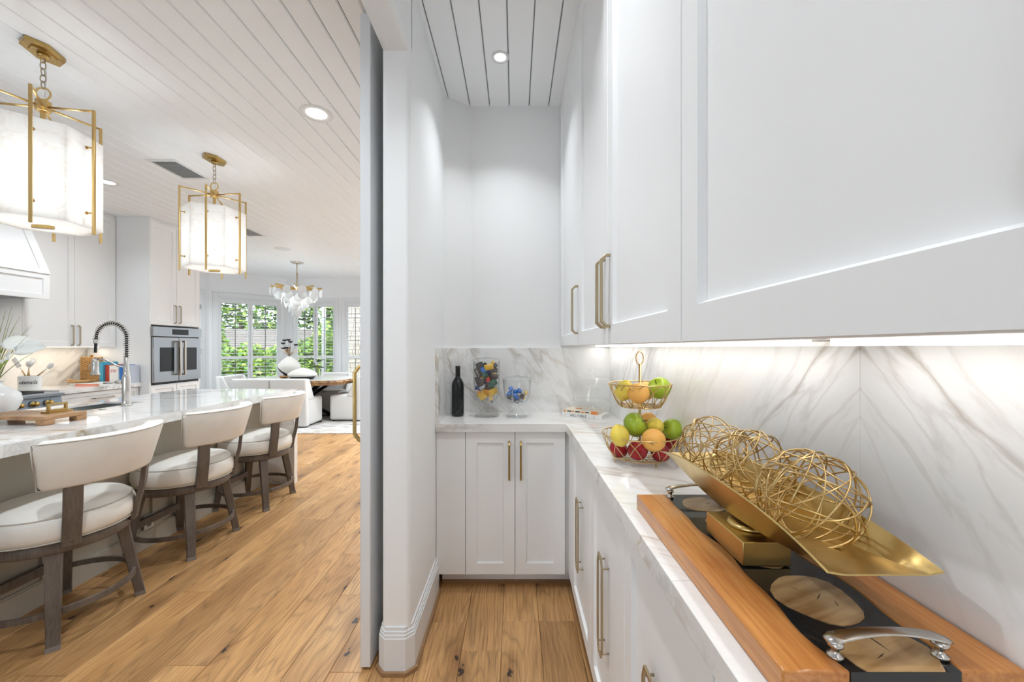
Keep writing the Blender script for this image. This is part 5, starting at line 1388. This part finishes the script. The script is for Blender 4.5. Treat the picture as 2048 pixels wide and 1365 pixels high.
lo = bpy.data.objects.new('chandelier_bulb', L); link(lo, t); lo.location = (0,0,za-.12)

# ------------------------------------------------------------------ garden outside
struct('ground', MB().box(-22, 8, 9.05, 30, -.5, -.35), M['grass'], 'green lawn outside the nook windows', 'lawn')
def leafy(name, label, c, rx, ry, rz, count, size, mats, seed, trunk=None, group=None):
    r_ = random.Random(seed); t = thing(name, label, 'tree' if trunk else 'shrub', (c[0], c[1], -.35), group=group)
    for mi, m_ in enumerate(mats):
        V = []; F = []
        for k in range(count//len(mats)):
            d = Vector((r_.gauss(0,1), r_.gauss(0,1), r_.gauss(0,1))).normalized(); rad = r_.uniform(.55,1)**.5
            lump = 1+.22*math.sin(d.x*5+seed)*math.cos(d.z*6+seed*2)
            p = Vector((c[0]+d.x*rx*rad*lump, c[1]+d.y*ry*rad*lump, c[2]+d.z*rz*rad*lump))
            if p.z < -.3: p.z = -.3+r_.uniform(0,.3)
            u = Vector((r_.gauss(0,1), r_.gauss(0,1), r_.gauss(0,.6))).normalized(); v_ = u.orthogonal().normalized(); s = size*r_.uniform(.6,1.3)
            v_ = Matrix.Rotation(r_.uniform(0,6.28), 3, u) @ v_
            b_ = len(V); V += [p-u*s, p+v_*s*.45, p+u*s, p-v_*s*.45]; F.append((b_,b_+1,b_+2,b_+3))
        o = part('foliage', MB().add(V, F), m_, t, world=True); o['kind'] = 'stuff'
    if trunk: part('trunk', MB().tube([(c[0],c[1],-.4),(c[0]+.1,c[1],c[2]*.5),(c[0],c[1],c[2])], trunk, 8, radii=[trunk,trunk*.7,trunk*.4]), M['bark'], t, world=True)
G1, G2 = 'shrubs outside the bay window', 'garden trees behind the shrubs'
leafy('shrub', 'bright green shrub at the left edge of the bay window view', (-9.15, 11.4, .6), 1.3, .8, 1.45, 5200, .085, [M['leaf2'], M['leaf']], 1, group=G1)
leafy('shrub', 'bright green shrub low in the middle of the bay window view', (-7.35, 12.0, .25), 1.25, .7, 1.28, 5000, .085, [M['leaf2'], M['leaf']], 2, group=G1)
leafy('shrub', 'green shrub seen through the window behind the chandelier', (-5.6, 12.0, .6), .95, .7, 1.3, 3600, .085, [M['leaf2'], M['leaf']], 3, group=G1)
leafy('tree', 'dark green tree above the neighbour roof at the left', (-12.6, 18.2, 3.4), 2.2, 1.4, 2.6, 5200, .14, [M['leaf'], M['leafd'], M['leaf2']], 4, .16, G2)
leafy('tree', 'dark green tree above the neighbour roof at the right', (-8.6, 18.2, 3.4), 2.2, 1.4, 2.6, 5200, .14, [M['leaf'], M['leafd'], M['leaf2']], 5, .16, G2)
leafy('tree', 'green tree filling the window behind the chandelier', (-5.6, 14.9, 2.2), 1.25, 1.2, 2.4, 4200, .12, [M['leaf'], M['leaf2'], M['leafd']], 6, .14, G2)
leafy('tree', 'tall hedge like tree at the far left of the garden', (-15.6, 14.5, 2.0), 1.9, 1.4, 2.6, 3600, .14, [M['leaf'], M['leafd']], 7, .14, G2)
t = thing('neighbour_house', 'neighbour house with weathered grey shingle roof beyond the shrubs', 'house', (-9.0, 15.6, -.35))
part('house_wall', MB().box(-12.2,-7.0,14.5,16.6,-.35,1.35), M['stone'], t, world=True)
part('roof', MB().hexa([(-12.6,14.0,1.18),(-6.7,14.0,1.18),(-6.7,15.5,1.92),(-12.6,15.5,1.92),(-12.6,14.0,1.28),(-6.7,14.0,1.28),(-6.7,15.5,2.02),(-12.6,15.5,2.02)]), M['shingle'], t, world=True)
for i in range(9):
    z = 1.283+.0822*i; y = 14.0+.1667*i
    part('shingle_course', MB().hexa([(-12.6,y-.02,z),(-6.7,y-.02,z),(-6.7,y+.166,z+.084),(-12.6,y+.166,z+.084),(-12.6,y-.02,z+.03),(-6.7,y-.02,z+.03),(-6.7,y+.166,z+.096),(-12.6,y+.166,z+.096)]), M['shingle'], t, world=True)
t = thing('stone_wall', 'pale stone garden wall outside the window by the sliding door', 'wall', (-3.6, 10.6, -.35))
part('mortar_bed', MB().box(-4.72,-2.4,10.62,10.8,-.35,3.4), M['mortar'], t, world=True)
stone_me = {}
rz_ = random.Random(17)
zz = -.3
while zz < 3.3:
    x = -4.72 - rz_.uniform(0,.1)
    while x < -3.5:
        L_ = rz_.choice((.16,.22,.28))
        if L_ not in stone_me:
            me = MB().box(.006,L_-.006,0,.03,.006,.114).mesh('stone'); me.materials.append(M['stone']); stone_me[L_] = me
        o = bpy.data.objects.new('stone', stone_me[L_]); link(o, t); o.matrix_parent_inverse = Matrix.Translation(t.location).inverted(); o.location = (x, 10.595, zz)
        x += L_
    zz += .12
t = thing('downpipe', 'white downpipe standing outside the window behind the chandelier', 'pipe', (-4.62, 9.6, -.35))
part('pipe', MB().tube([(-4.62,9.6,-.35),(-4.62,9.6,3.2)], .045, 16), M['whitesatin'], t, world=True)
for z in (.3, 1.5, 2.7): part('bracket', MB().lathe([(.05,z),(.052,z+.01),(.052,z+.04),(.05,z+.05)], (-4.62,9.6,0), 16), M['whitesatin'], t, world=True)
